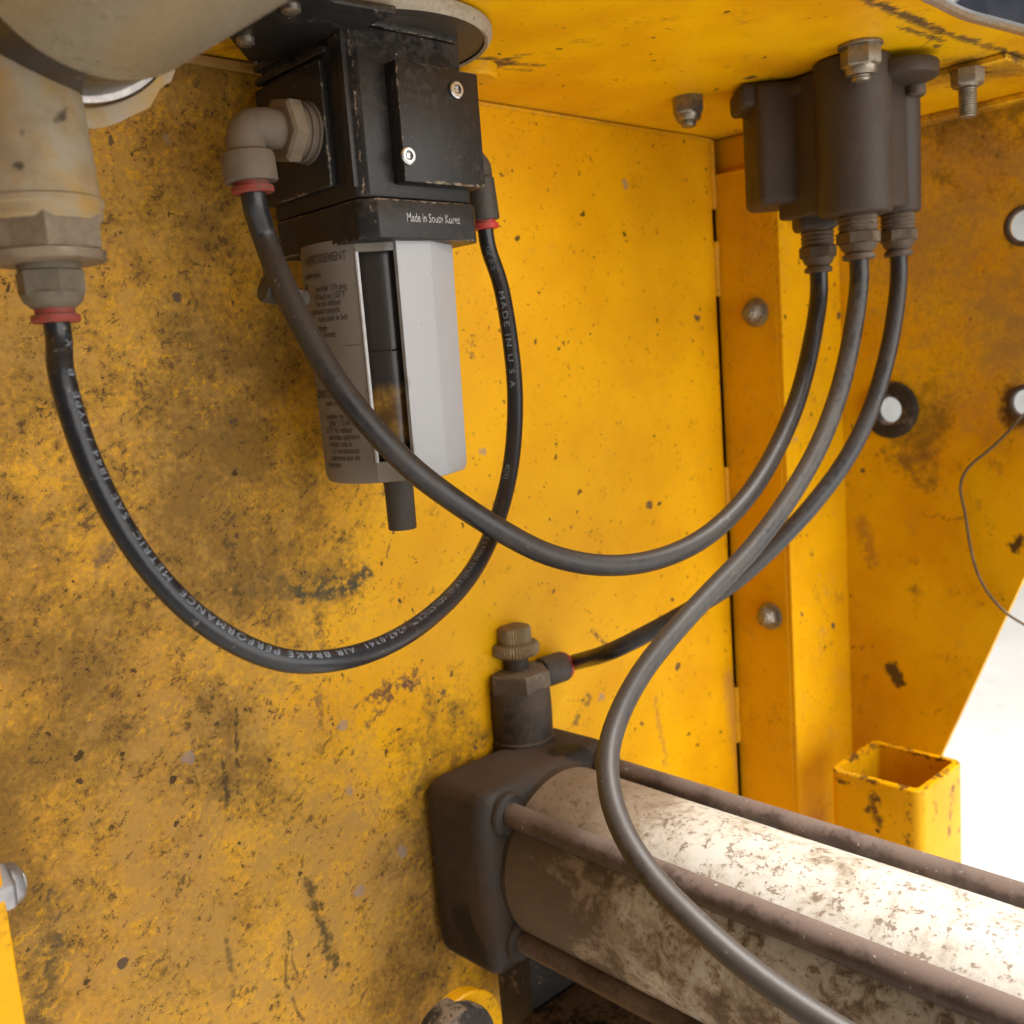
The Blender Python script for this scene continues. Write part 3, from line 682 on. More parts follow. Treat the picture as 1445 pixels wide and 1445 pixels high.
# cover plate with two screws on the right face
pa = ony(541, 78, Y0); pb = ony(668, 262, Y0)
bm = bmn(); vs_ = [ony(553, 78, Y0 - .0065), ony(667, 106, Y0 - .0065), ony(668, 268, Y0 - .0065), ony(560, 250, Y0 - .0065)]
zt = (vs_[0].z + vs_[1].z) / 2; zb = (vs_[2].z + vs_[3].z) / 2
box(bm, (vs_[0].x + 0.0012, Y0 - 0.0065, zb), (X1 - 0.0005, Y0 + 0.001, zt), 0.0006)
cov = obj('cover_plate', bm, M_black, fil)
for px, py in ((643, 127), (575, 220)):
    q = ony(px, py, Y0 - 0.0067); bm = bmn()
    lathe(bm, [(0, 0.0031), (0.0008, 0.0031), (0.0012, 0.0026), (0.0012, 0.0016)], q, (0, -1, 0), 28, capb=False)
    lathe(bm, [(0.0012, 0.0016), (0.0004, 0.0014)], q, (0, -1, 0), 12, mod=lambda i, t: 1.0 if i % 2 else 0.72, capa=False)
    obj('screw', bm, M_bright, cov)
# lower collar
bm = bmn(); prism(bm, chamfer(X0 - 0.0010, Y0 - 0.0022, X1 + 0.0016, Y1 + 0.0005, 0.0055), ZR0, ZR1, 0.0007)
col = obj('collar', bm, M_black, fil)
bm = textmesh('Made in South Korea', 0.0044, 0.00002)
q = ony(574, 309, Y0 - 0.0024)
for v in bm.verts: v.co = V((q.x + v.co.x * 0.66, Y0 - 0.00235, q.z - 0.0008 + v.co.y))
obj('lettering', bm, M_printw, col, 'worn white lettering reading Made in South Korea', recalc=False)
# top disc with cream rim
dc = V((AX.x + 0.001, AX.y - 0.006, 0)); zd = H - 0.0048
bm = bmn(); lathe(bm, [(0, 0.030), (0.0, 0.0425), (0.0015, 0.0435)], (dc.x, dc.y, zd), (0, 0, 1), 64)
dk = obj('top_flange', bm, M_darkfit, fil)
bm = bmn(); lathe(bm, [(-0.0006, 0.0428), (-0.0012, 0.0440), (0.0, 0.0452), (0.001, 0.0458), (0.0035, 0.0458), (0.0043, 0.0448), (0.0045, 0.040)], (dc.x, dc.y, zd), (0, 0, 1), 72, capa=False)
obj('rim', bm, M_cream, dk, 'cream painted rim of the filter top')
zk = zd - 0.0042
bm = bmn(); prism(bm, [(onz(x, y, zk).x, onz(x, y, zk).y) for x, y in ((322, 52), (352, 88), (420, 84), (560, 20), (470, 4), (415, -34), (350, -20), (324, 20))], zk, zk + 0.0028, 0.0006)
obj('backing_plate', bm, M_black, dk)
for px, py in ((346, 54), (410, 8)):
    q = onz(px, py, zk)
    bm = bmn(); lathe(bm, [(0, 0.0032), (0.0018, 0.0031), (0.0026, 0.002)], q, (0, 0, -1), 20)
    obj('screw', bm, M_steel, dk)
# bowl guard: curved label side, window, flat faces
tc = V((-AX.x, -AX.y, 0)).normalized(); rt = V((RI.x, RI.y, 0)).normalized()
rt = (rt - tc * rt.dot(tc)).normalized()
def bp(phi, r): return tc * (math.cos(R(phi)) * r) + rt * (math.sin(R(phi)) * r)
RB = 0.0292
ph = [(-180 + k * 9, 1.0) for k in range(0, 17)]                      # back and left round side, -180 .. -36
ph += [(-28, 1.0), (-20, 1.0), (-15, 1.0), (-14, .985)]               # label edge
WI0 = len(ph) - 1
ph += [(0, .93), (12, .97)]; WI1 = len(ph) - 1
ph += [(13.5, 1.03), (41, 1.0), (44, 1.0), (80, 1.0)] + [(90 + k * 10, 1.0) for k in range(9)]
DA = AX.dot(FW)
zl0, zl1 = at(550, 676, DA - 0.008).z, ZR0 + 0.002
zw0, zw1 = at(560, 650, DA - 0.02).z, at(525, 357, DA - 0.028).z
zl = [zl0, zl0 + 0.0006, zl0 + 0.003, zw0, zw0 + 0.002, zw1 - 0.002, zw1, zl1 - 0.002, zl1]
bm = bmn(); grid = []
for j, z in enumerate(zl):
    tpr = 0.955 + 0.045 * (z - zl0) / (zl1 - zl0)
    if j == 0: tpr -= 0.07
    if j == 1: tpr -= 0.03
    grid.append([bm.verts.new(V((AX.x, AX.y, z)) + bp(a, RB * k * tpr)) for a, k in ph])
n_ = len(ph)
for j in range(len(zl) - 1):
    for i in range(n_):
        k = (i + 1) % n_
        if 3 <= j <= 5 and WI0 <= i < WI1: continue
        bm.faces.new((grid[j][i], grid[j][k], grid[j + 1][k], grid[j + 1][i]))
bm.faces.new([grid[0][i] for i in reversed(range(n_))])
bmesh.ops.recalc_face_normals(bm, faces=bm.faces[:])
bmesh.ops.solidify(bm, geom=bm.faces[:], thickness=0.0016)
guard = obj('bowl_guard', bm, M_white, fil, 'white plastic bowl guard, tan with dust and painted shade on its label side', sharp=22)
bm = bmn(); lathe(bm, [(zl0 + 0.004, 0.015), (zl0 + 0.006, 0.0205), (zl0 + 0.03, 0.0212), (zl1, 0.022)], (AX.x, AX.y, 0), (0, 0, 1), 40)
bowl = obj('bowl', bm, M_smoke, fil, 'smoked bowl with amber oil in the window')
for zz in (at(540, 492, .335).z,):
    bm = bmn(); lathe(bm, [(zz - 0.0004, 0.0214), (zz, 0.0219), (zz + 0.0005, 0.0214)], (AX.x, AX.y, 0), (0, 0, 1), 40, capa=False, capb=False); obj('moulding_line', bm, M_smoke, bowl)
bm = bmn(); P = [V((AX.x, AX.y, z)) + bp(-14.5, RB * 1.0 * (0.955 + 0.045 * (z - zl0) / (zl1 - zl0))) for z in [zw0 + (zw1 - zw0) * i / 12 for i in range(13)]]
sweep(bm, P, 0.0007, 8); obj('window_lip', bm, M_lip, guard, 'pale lip along the bowl window')
bm = bmn(); P = [V((AX.x, AX.y, z)) + bp(5, 0.0215) for z in (at(540, 492, .335).z, zw1)]
sweep(bm, P, 0.0004, 6); obj('sight_tube', bm, M_lip2, bowl)
# printed label, wrapped round the guard's left side
def wrap_text(body, size, phi_end, z, bold=0.0, align='RIGHT', sx=0.72, parent=guard, r=RB + 0.00012):
    bm = textmesh(body, size, bold, align)
    if not bm.verts: bm.free(); return
    xs = [v.co.x for v in bm.verts]; cuts(bm, 0, min(xs), max(xs), 16)
    for v in bm.verts:
        tp = 0.955 + 0.045 * (z - zl0) / (zl1 - zl0)
        rr = r * tp
        phi = phi_end + math.degrees(v.co.x * sx / rr)
        v.co = V((AX.x, AX.y, z + v.co.y)) + bp(phi, rr)
    obj('lettering', bm, M_ink, parent, recalc=False)
def lz(py, px=470): return at(px, py, DA - 0.02).z
wrap_text('AVERTISSEMENT', 0.0042, -22, lz(372, 480), 0.00012)
for t, e, py in (('soit avant tous', -46, 392), ('usage', -66, 404), ('excéder 150 psig', -24, 412), ('(10 bar) ou 125°F', -26, 423), ('Ne pas utiliser', -30, 433), ('lubrifiants compris', -32, 443), ('huile avec le bol', -26, 454), ('nettoyage', -46, 466), ('seulement', -38, 476)):
    wrap_text(t, 0.0031, e, lz(py, 470), 0.00004)
wrap_text('______', 0.0036, -17, lz(487, 490), 0.00002)
wrap_text('_______', 0.0036, -62, lz(541, 455), 0.00002)
wrap_text('ADVERTENCIA', 0.0042, -36, lz(561, 475), 0.00012)
for t, e, py in (('para evitar', -38, 571), ('exceder las 150', -31, 590), ('lbf/in² (1.0 MPa o', -26, 600), ('125°F) No utilizar', -32, 610), ('solventes químicos', -26, 620), ('limpiar con la', -34, 630), ('o la herramienta', -28, 640), ('solamente por de', -28, 650), ('inspeccion', -48, 660)):
    wrap_text(t, 0.0031, e, lz(py, 470) - 0.0005, 0.00004)
# drain
dz = at(558, 752, DA).z
bm = bmn(); lathe(bm, [(zl0 + 0.001, 0.0072), (zl0 - 0.0015, 0.0066), (zl0 - 0.004, 0.0058), (dz + 0.0005, 0.0057), (dz, 0.0054), (dz, 0.0042), (dz + 0.004, 0.004)], (AX.x, AX.y, 0), (0, 0, 1), 32, capa=False)
obj('drain_spout', bm, M_darkfit, fil, 'short dark drain spout under the bowl guard')
# small knob sticking out behind the hose
q = at(382, 408, 0.352); bm = bmn()
lathe(bm, [(0, 0.003), (0.004, 0.0034), (0.012, 0.0048), (0.0165, 0.0052), (0.017, 0.004)], q + V((0.014, 0.0, -0.004)), (-1, 0.1, 0.3), 8)
obj('latch_tab', bm, M_darkfit, fil)
# left elbow
pt = onx(432, 188, X0 - 0.003); yp, zp = pt.y, pt.z
el = bmn(); xa = X0 - 0.003; xe = ony(344, 178, yp).x
lathe(el, [(0, 0.0108), (0.0012, 0.0108), (0.0014, 0.0098), (0.0025, 0.0098), (0.0027, 0.0104), (0.004, 0.0104), (0.0042, 0.0095), (0.006, 0.0095)], (xa + 0.0005, yp, zp), (-1, 0, 0), 40)
nutE = bmn(); lathe(nutE, [(0.0055, 0.0108), (0.006, 0.0118), (0.0105, 0.0118), (0.0115, 0.0105)], (xa, yp, zp), (-1, 0, 0), 6, ph=0.2)
sweep(el, spline([V((xa - 0.010, yp, zp)), V((xa - 0.014, yp, zp)), V((xe + 0.007, yp, zp)), V((xe + 0.0015, yp, zp - 0.0015)), V((xe, yp, zp - 0.007)), V((xe - 0.0002, yp, zp - 0.012))], 0.0012), 0.0068, 28)
zc = at(352, 262, 0.35).z
tip = V((xe - 0.0002, yp, zp))
ea = V((0.045, 0.0, -1)).normalized()
hh = (zp - 0.008) - zc
lathe(el, [(0, 0.0070), (0.0008, 0.0086), (0.002, 0.0090), (hh - 0.0006, 0.0092), (hh, 0.0088), (hh, 0.0062)], tip + ea * 0.008, ea, 40)
e1 = obj('elbow_fitting', el, M_plasticgrey, fil, 'tan dusty push fitting elbow on the filter side')
obj('hex_nut', nutE, M_brassdust, e1)
bm = bmn(); lathe(bm, [(0, 0.0060), (0.0025, 0.0060), (0.0026, 0.0072), (0.0042, 0.0074), (0.0048, 0.0068), (0.0048, 0.0046)], tip + ea * (0.008 + hh - 0.001), ea, 36)
obj('release_ring', bm, M_reddull, e1, 'dull red release ring')
H2S = tip + ea * (0.008 + hh - 0.002); H2D = ea
# right elbow (behind the body)
q1 = at(668, 232, 0.418); q2 = at(684, 272, 0.418)
ea2 = V((0.06, 0.0, -1)).normalized()
el = bmn(); top = at(675, 238, 0.418)
sweep(el, spline([V((X1 - 0.002, top.y, top.z + 0.004)), V((top.x - 0.004, top.y, top.z + 0.004)), V((top.x + 0.001, top.y, top.z)), top + ea2 * 0.006], 0.0012), 0.0048, 24)
L2 = 0.0175
lathe(el, [(0, 0.0050), (0.0008, 0.0060), (L2 - 0.0006, 0.0065), (L2, 0.0062), (L2, 0.004)], top + ea2 * 0.0035, ea2, 32)
e2 = obj('elbow_fitting', el, M_darkfit, fil, 'dark push fitting elbow on the far side of the filter')
bm = bmn(); lathe(bm, [(0, 0.0046), (0.0016, 0.0046), (0.0018, 0.0056), (0.0038, 0.0057), (0.0042, 0.005), (0.0042, 0.0033)], top + ea2 * (0.003 + L2), ea2, 32)
obj('release_ring', bm, M_red, e2, 'bright red release ring')
H1E = top + ea2 * (0.002 + L2); H1D = ea2

# ------------------------------------------------------------------ air regulator at the upper left, close to the camera
DL = 0.262
tb = at(72, 455, DL)                                 # lower end of the tube fitting
reg = root('air_regulator', tb, 'grey cylindrical air regulator with brass tee hanging beside the filter', 'regulator')
tx, ty = at(72, 400, DL).x, at(72, 400, DL).y
dn = V((0, 0, -1))
def zl_(py): return at(72, py, DL).z
cyl_c = at(58, -20, 0.262); RC = 0.0322
bm = bmn(); ax = V((-0.0, -1, 0.0))
c0 = V((cyl_c.x, ty - 0.006, cyl_c.z))
lathe(bm, [(0.020, RC * 0.95), (0.024, RC), (0.16, RC * 1.0)], c0, ax, 72)
bd = obj('housing', bm, M_greypaint, reg, 'blurred grey painted cylinder housing')
bm = bmn(); lathe(bm, [(-0.001, RC * 0.9), (0.0, RC * 0.94), (0.010, RC * 0.95), (0.022, RC * 0.965)], c0, ax, 72)
obj('end_band', bm, M_darkmetal, reg)  # dark metal paints in the shaded, glossy end of the housing
bm = bmn(); lathe(bm, [(-0.003, RC * 0.92), (-0.0042, RC * 0.965), (-0.0030, RC * 1.01), (-0.0012, RC * 1.015), (0.0002, RC * 0.99), (0.0006, RC * 0.93)], c0, ax, 72, capa=False, capb=False)
obj('end_rim', bm, M_chrome, reg, 'bright worn rim of the regulator housing')
bm = bmn(); lathe(bm, [(-0.004, RC * 0.93), (-0.0045, RC * 1.08), (-0.001, RC * 1.10), (0.0, RC * 1.0)], c0 + V((0, 0.005, -0.0015)), ax, 64, mod=lambda i, t: 1 + 0.018 * math.sin(i * 1.7) + 0.014 * math.sin(i * 4.3))
obj('gasket', bm, M_overspray, reg, 'torn gasket flaked with yellow paint')
# tee body
zt0, zt1, zn0, zn1 = zl_(318), zl_(95), zl_(368), zl_(306)
bm = bmn(); lathe(bm, [(zt0, 0.0140), (zt0 + 0.0012, 0.0150), (zl_(270), 0.0148), (zl_(240), 0.0146), (zl_(200), 0.0141), (zl_(165), 0.0138), (zt1, 0.0138)], (tx, ty, 0), (0, 0, 1), 44)
tee = obj('tee_body', bm, M_overspray, reg, 'cream tee body with yellow overspray')
bm = bmn(); lathe(bm, [(zl_(300), 0.0148), (zl_(296), 0.0156), (zl_(288), 0.0155), (zl_(284), 0.0146)], (tx, ty, 0), (0, 0, 1), 44, capa=False, capb=False); obj('lip', bm, M_overspray, tee)
bm = bmn(); lathe(bm, [(zn1, 0.0142), (zn1 - 0.001, 0.0152), (zn0 + 0.0022, 0.0150), (zn0 + 0.002, 0.0145), (zn0, 0.0141)], (tx, ty, 0), (0, 0, 1), 6, ph=0.3)
lathe(bm, [(zn1 + 0.001, 0.0146), (zn1 - 0.0012, 0.0149)], (tx, ty, 0), (0, 0, 1), 40)
lathe(bm, [(zn0 + 0.0018, 0.0146), (zn0 - 0.0006, 0.0143), (zn0 - 0.001, 0.013)], (tx, ty, 0), (0, 0, 1), 40)
obj('hex_nut', bm, M_brassdust, tee)
bm = bmn(); z1, z2, z3 = zn0, zl_(384), zl_(418)
lathe(bm, [(z1 + 0.002, 0.0078), (z2 + 0.0003, 0.0078)], (tx, ty, 0), (0, 0, 1), 30)
lathe(bm, [(z2 + 0.0004, 0.0078), (z2, 0.0086), (z3 + 0.0016, 0.0086), (z3, 0.0082)], (tx, ty, 0), (0, 0, 1), 6, ph=0.1)
lathe(bm, [(z3 + 0.0006, 0.0080), (z3 - 0.0015, 0.0072), (zl_(434), 0.0056), (zl_(437), 0.0046)], (tx, ty, 0), (0, 0, 1), 36)
pf = obj('push_fitting', bm, M_olivefit, reg, 'olive hexagonal push fitting')
bm = bmn(); zr = zl_(436)
lathe(bm, [(zr + 0.001, 0.0050), (zr - 0.0014, 0.0050), (zr - 0.0016, 0.0060), (zr - 0.0030, 0.0062), (zr - 0.0036, 0.0056), (zr - 0.0036, 0.0035)], (tx, ty, 0), (0, 0, 1), 36)
obj('release_ring', bm, M_reddull, pf, 'dull red release ring')
H1S = V((tx, ty, zr - 0.002))

# ------------------------------------------------------------------ brown manifold
def pxz(p): return V((p.x, p.y, 0))
A1 = at(1155, 385, 0.502); A2 = at(1212, 372, 0.470); A3 = at(1268, 370, 0.492)
man = root('valve_manifold', (A2.x, A2.y, A2.z), 'brown three-port valve manifold bolted under the top plate', 'manifold')
bm = bmn()
zb1 = at(1150, 286, 0.49).z; zb2 = at(1212, 305, 0.47).z; zb3 = at(1268, 303, 0.492).z; zs = at(1140, 328, 0.502).z
r2 = 50 * 0.470 / F; r3 = 31 * 0.492 / F
# left square block
lft = at(1062, 200, 0.485); rgt = at(1165, 200, 0.505)
u = V((RI.x, RI.y, 0)).normalized(); vv = V((-u.y, u.x, 0))
def orient_block(bm, c, hw, hd, z0, z1, bev):
    o_ = [(c.x + u.x * a + vv.x * b_, c.y + u.y * a + vv.y * b_) for a, b_ in ((-hw, -hd), (hw, -hd), (hw, hd), (-hw, hd))]
    prism(bm, o_, z0, z1, bev, 4)
cb = (lft + rgt) / 2; hw = (rgt - lft).length / 2
orient_block(bm, cb + u * 0.004, 0.0238, 0.0165, zb1, H - 0.0012, 0.004)
cs = pxz(A1) + u * -0.001
orient_block(bm, cs, 0.0098, 0.0085, zs, zb1 + 0.006, 0.003)
# columns
lathe(bm, [(zb2, r2 - 0.0022), (zb2 + 0.0006, r2 - 0.0006), (zb2 + 0.0018, r2), (H - 0.001, r2 * 1.03)], (A2.x + u.x * -0.001, A2.y + u.y * -0.001, 0), (0, 0, 1), 48)
lathe(bm, [(zb3, r3 - 0.002), (zb3 + 0.0006, r3 - 0.0006), (zb3 + 0.0018, r3), (H - 0.001, r3 * 1.04)], (A3.x, A3.y, 0), (0, 0, 1), 40)
# webs between the columns
def web(a, b, z0, hwid):
    d = pxz(b) - pxz(a); nrm_ = V((-d.y, d.x, 0)).normalized() * hwid
    pa_, pb_ = pxz(a), pxz(b)
    prism(bm, [(q.x, q.y) for q in (pa_ - nrm_, pb_ - nrm_, pb_ + nrm_, pa_ + nrm_)], z0, H - 0.0015, 0.0015)
web(A2, A3, zb3 + 0.002, 0.009); web(cb, A2, zb2 + 0.0035, 0.010); web(cb, A3, zb1 + 0.004, 0.010)
mbody = obj('body', bm, M_brown, man, sharp=50)
# top flange lobes
bm = bmn()
fc = onz(1290, 85, H - 0.004); lob = [V((fc.x + 0.004, fc.y + 0.010, 0)), pxz(cb) - u * 0.006, pxz(A2)]
lathe(bm, [(H - 0.0105, 0.0160), (H - 0.0098, 0.0178), (H - 0.0045, 0.0182), (H - 0.0036, 0.0176)], (lob[0].x, lob[0].y, 0), (0, 0, 1), 48)
orient_block(bm, cb - u * 0.003, 0.0235, 0.013, H - 0.012, H - 0.0006, 0.003)
d_ = lob[0] - pxz(cb); nr = V((-d_.y, d_.x, 0)).normalized() * 0.016
prism(bm, [(q.x, q.y) for q in (pxz(cb) - nr, lob[0] - nr, lob[0] + nr, pxz(cb) + nr)], H - 0.0095, H - 0.0039, 0.001)
obj('mounting_flange', bm, M_brown, man, sharp=45)
b = onz(1290, 122, H - 0.0105); bm = bmn()
lathe(bm, [(0, 0.0052), (0.0042, 0.0052), (0.005, 0.0042)], (b.x, b.y, H - 0.0102), (0, 0, -1), 24)
obj('bolt_head', bm, M_brownfit, man)
ends = []
for P_, z0, rr, dz_ in ((A1, zs, 0.0082, 0), (A2, zb2, 0.0090, 0), (A3, zb3, 0.0082, 0)):
    bm = bmn(); g = 0.0105
    zf = z0 + 0.001
    lathe(bm, [(-t + zf, r_) for t, r_ in thread(rr, 0, 0.0085, 0.0021, 0.0007)], (P_.x, P_.y, 0), (0, 0, 1), 36)
    fo = obj('port_fitting', bm, M_brownfit, man)
    bm = bmn()
    lathe(bm, [(zf - 0.0082, rr * 0.92), (zf - 0.0090, rr * 1.12), (zf - 0.0135, rr * 1.10), (zf - 0.0145, rr * 0.95)], (P_.x, P_.y, 0), (0, 0, 1), 6, ph=0.4)
    lathe(bm, [(zf - 0.0140, rr * 0.97), (zf - 0.0165, rr * 0.84), (zf - 0.0180, rr * 0.66), (zf - 0.0190, rr * 0.62)], (P_.x, P_.y, 0), (0, 0, 1), 32)
    obj('gland_nut', bm, M_brownfit, fo)
    bm = bmn(); lathe(bm, [(zf - 0.0180, rr * 0.6), (zf - 0.0188, rr * 0.80), (zf - 0.0205, rr * 0.84), (zf - 0.0213, rr * 0.74), (zf - 0.0213, rr * 0.4)], (P_.x, P_.y, 0), (0, 0, 1), 32)
    obj('release_ring', bm, M_brownfit, fo)
    ends.append(V((P_.x, P_.y, zf - 0.019)))

# ------------------------------------------------------------------ pneumatic cylinder
bk = ony(600, 1088, WA); CX0 = bk.x; CZ1 = bk.z
CYF = 0.3222; CW = 0.0862; CX1 = CX0 + CW; CZ0 = CZ1 - CW; CZB = CZ0 - 0.004; CZ1 -= 0.001
cyl = root('pneumatic_cylinder', ((CX0 + CX1) / 2, WA, CZ0), 'mud-spotted white pneumatic cylinder with brown tie rods and dark end cap', 'cylinder')
bm = bmn(); box(bm, (CX0 - 0.0045, CYF, CZB), (CX1, WA - 0.0006, CZ1), 0.009, 5)
# raised boss under the valve and worn corner bosses
cx, cz = (CX0 + CX1) / 2, (CZ0 + CZ1) / 2
lathe(bm, [(0, 0.040), (0.006, 0.040), (0.0085, 0.0385)], (cx, CYF + 0.002, cz), (0, -1, 0), 64)
rodxz = [(CX0 + 0.0105, CZ1 - 0.0115), (CX1 - 0.0095, CZ1 - 0.0115), (CX0 + 0.0125, CZ0 + 0.0115), (CX1 - 0.0095, CZ0 + 0.0115)]
for a, c_ in rodxz: lathe(bm, [(0, 0.0098), (0.002, 0.0098), (0.0032, 0.0088)], (a, CYF + 0.001, c_), (0, -1, 0), 28)
for v in bm.verts:   # cast unevenness
    v.co += V((math.sin(v.co.z * 300 + v.co.y * 210), math.sin(v.co.x * 260 + v.co.z * 190), math.sin(v.co.y * 320 + v.co.x * 170))) * 0.00035
M_endcap = grimy('oily_dust_end_cap', (0.030, 0.022, 0.017), (0.020, 0.017, 0.015), dust=(0.075, 0.048, 0.031), damt=0.54, dscale=26, rough=0.55, speck=0.35, seed=19, bump=0.35, bscale=300, updust=0.22,  # oily dust, browned further to carry the shade at the cap
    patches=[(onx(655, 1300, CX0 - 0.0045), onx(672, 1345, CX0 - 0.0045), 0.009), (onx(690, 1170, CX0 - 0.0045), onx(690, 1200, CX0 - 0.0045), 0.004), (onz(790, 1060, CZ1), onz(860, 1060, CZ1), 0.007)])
obj('end_cap', bm, M_endcap, cyl, 'square end cap caked with brown oily dust', sharp=50)
RBAR = 0.0405
bm = bmn(); lathe(bm, [(-0.001, RBAR), (0.05, RBAR), (0.20, RBAR), (0.46, RBAR)], (cx, CYF - 0.004, cz), (0, -1, 0), 96)
obj('barrel', bm, M_barrel, cyl, 'off-white barrel blotched with dried mud')
for a, c_ in rodxz:
    bm = bmn(); P = [V((a, CYF - 0.0025 - 0.46 * i / 24, c_)) for i in range(25)]
    sweep(bm, P, 0.0054, 24); obj('tie_rod', bm, M_rod, cyl)
# lower mounting foot: dark bar, lug and pivot pin
lug = root('pivot_bracket', (CX0 + 0.02, CYF, CZ0 - 0.05), 'yellow pivot lug with dark pin under the cylinder end cap', 'bracket')
q = at(652, 1462, 0.430)
bm = bmn(); lathe(bm, [(-0.004, 0.0195), (0.003, 0.0205), (0.004, 0.0198), (0.004, 0.012)], q, (0, -1, 0.0), 48)
prism(bm, [(q.x - 0.012, q.y - 0.003), (q.x + 0.016, q.y - 0.003), (q.x + 0.016, q.y + 0.004), (q.x - 0.012, q.y + 0.004)], q.z - 0.05, q.z - 0.004)
obj('lug', bm, M_post, lug)
q2 = at(640, 1470, 0.422)
bm = bmn(); lathe(bm, [(-0.006, 0.0165), (0.005, 0.0176), (0.0075, 0.0168), (0.0085, 0.014)], q2, (0, -1, 0.0), 40)
obj('pin', bm, M_rubber, lug)
bm = bmn(); box(bm, (CX0 + 0.020, CYF + 0.004, q.z - 0.05), (CX0 + 0.14, CYF + 0.03, CZB + 0.002), 0.003, 2)
obj('mounting_plate', bm, M_rubber, lug)
q = at(870, 1440, 0.44)
bm = bmn(); box(bm, (CX0 + 0.004, CYF - 0.16, CZB - 0.040), (CX0 + 0.10, CYF + 0.003, CZB - 0.026), 0.0015, 2)  # bar widened to block floor bounce and shade the back panel
obj('mounting_bar', bm, M_rubber, lug)

# ------------------------------------------------------------------ flow control valve on the end cap
vb = onz(737, 1040, CZ1); vx, vy = vb.x, vb.y
vd = (vb).dot(FW)
val = root('flow_control_valve', (vx, vy, CZ1), 'small flow control valve with knurled brass knob on the cylinder end cap', 'valve')
def zv(py): return at(735, py, vd).z
sc = vd / F
bm = bmn(); lathe(bm, [(CZ1 - 0.002, 46 * sc), (CZ1 + 0.0012, 46 * sc), (CZ1 + 0.002, 44 * sc), (zv(1000), 45 * sc), (zv(965), 44 * sc), (zv(962), 42 * sc)], (vx, vy, 0), (0, 0, 1), 48)
obj('body', bm, M_cap, val)
bm = bmn(); lathe(bm, [(zv(966), 43 * sc), (zv(964), 47 * sc), (zv(943), 47 * sc), (zv(940), 45 * sc), (zv(937), 16 * sc)], (vx, vy, 0), (0, 0, 1), 6, ph=0.5)
obj('hex_collar', bm, M_brownfit, val)
bm = bmn(); lathe(bm, [(zv(942), 17 * sc), (zv(900), 17 * sc)], (vx, vy, 0), (0, 0, 1), 24)
obj('stem', bm, M_cap, val)
kn = lambda i, t: 1.0 if i % 2 else 0.955
bm = bmn(); lathe(bm, [(zv(919), 24 * sc), (zv(917), 31 * sc), (zv(914), 33.5 * sc), (zv(903), 33.5 * sc), (zv(900), 31 * sc), (zv(899), 22 * sc)], (vx, vy, 0), (0, 0, 1), 96, mod=kn)
obj('lock_ring', bm, M_brasskn, val, 'knurled lock ring')
bm = bmn(); lathe(bm, [(zv(901), 21 * sc), (zv(899), 23.5 * sc), (zv(880), 23.5 * sc), (zv(877), 22 * sc), (zv(876), 19 * sc)], (vx, vy, 0), (0, 0, 1), 84, mod=kn)
obj('knob', bm, M_brasskn, val, 'knurled brass knob')
fa = V((1, -0.12, 0.02)).normalized(); fs_ = V((vx, vy, zv(957))) + fa * 0.012
bm = bmn(); lathe(bm, [(0, 0.0062), (0.003, 0.0062), (0.0034, 0.0074), (0.0042, 0.0079), (0.0175, 0.0079), (0.018, 0.0074), (0.018, 0.004)], fs_, fa, 36)
pf = obj('push_fitting', bm, M_darkfit, val, 'dark push fitting on the side of the valve')
bm = bmn(); lathe(bm, [(0.0178, 0.0064), (0.0182, 0.0072), (0.0196, 0.0071), (0.020, 0.0062), (0.020, 0.004)], fs_, fa, 36)
obj('release_ring', bm, M_red, pf, 'red release ring')
H4E = fs_ + fa * 0.017; H4D = fa

# ------------------------------------------------------------------ hoses
def P3(*a): return [at(x, y, d) for x, y, d in a]
def hose(name, pts, r, mat, label, group='black air hoses'):
    P = spline(pts); bm = bmn(); sweep(bm, P, r, 24)
    o = obj(name, bm, mat, loc=P[0]); tag(o, label, 'hose', group); return o, P
R1 = 0.0034; R2 = 0.0044
# hose 1: from the filter's far elbow round to the regulator fitting (print runs this way)
pts = [H1E, H1E + H1D * 0.012] + P3((706, 400, .425), (720, 480, .423), (727, 560, .42), (722, 650, .412), (703, 730, .398), (668, 805, .372), (610, 868, .340), (540, 912, .312), (470, 932, .295), (400, 932, .284), (330, 905, .277), (260, 855, .272), (195, 780, .268), (145, 695, .265), (110, 610, .263), (85, 520, .262)) + [H1S + V((0, 0, -0.006)), H1S]
h1, P1 = hose('air_hose', pts, R1, M_hose1, 'glossy black printed hose looping in a U from regulator to filter')
def hose_text(body, P, r, s_start, size, ang0, ang1, parent, sx=0.8, bold=0.0, s_end=None):
    bm = textmesh(body, size, bold, spacing=1.28)
    if s_end: sx = (s_end - s_start) / max(v.co.x for v in bm.verts)
    ys = [v.co.y for v in bm.verts]; xs = [v.co.x for v in bm.verts]; cuts(bm, 1, min(ys), max(ys), 4)
    S_ = [0.0]
    for i in range(1, len(P)): S_.append(S_[-1] + (P[i] - P[i - 1]).length)
    T = tangents(P); L = max(xs)
    for v in bm.verts:
        s = s_start + v.co.x * sx; i = 0
        i = min(max(0, int(s / S_[-1] * (len(P) - 1)) - 3), len(P) - 2)
        while i < len(P) - 2 and S_[i + 1] < s: i += 1
        f = (s - S_[i]) / max(S_[i + 1] - S_[i], 1e-9)
        p = P[i].lerp(P[i + 1], f); t = T[i].lerp(T[i + 1], f).normalized()
        nn_ = (-p); nn_ = (nn_ - t * nn_.dot(t)).normalized(); up = nn_.cross(t)
        a = ang0 + (ang1 - ang0) * (v.co.x / L) + (v.co.y - size * 0.36) / r
        v.co = p + (nn_ * math.cos(a) + up * math.sin(a)) * (r + 0.00006)
    obj('lettering', bm, M_print, parent, 'faint white print along the hose', recalc=False)
    return s_start + L * sx
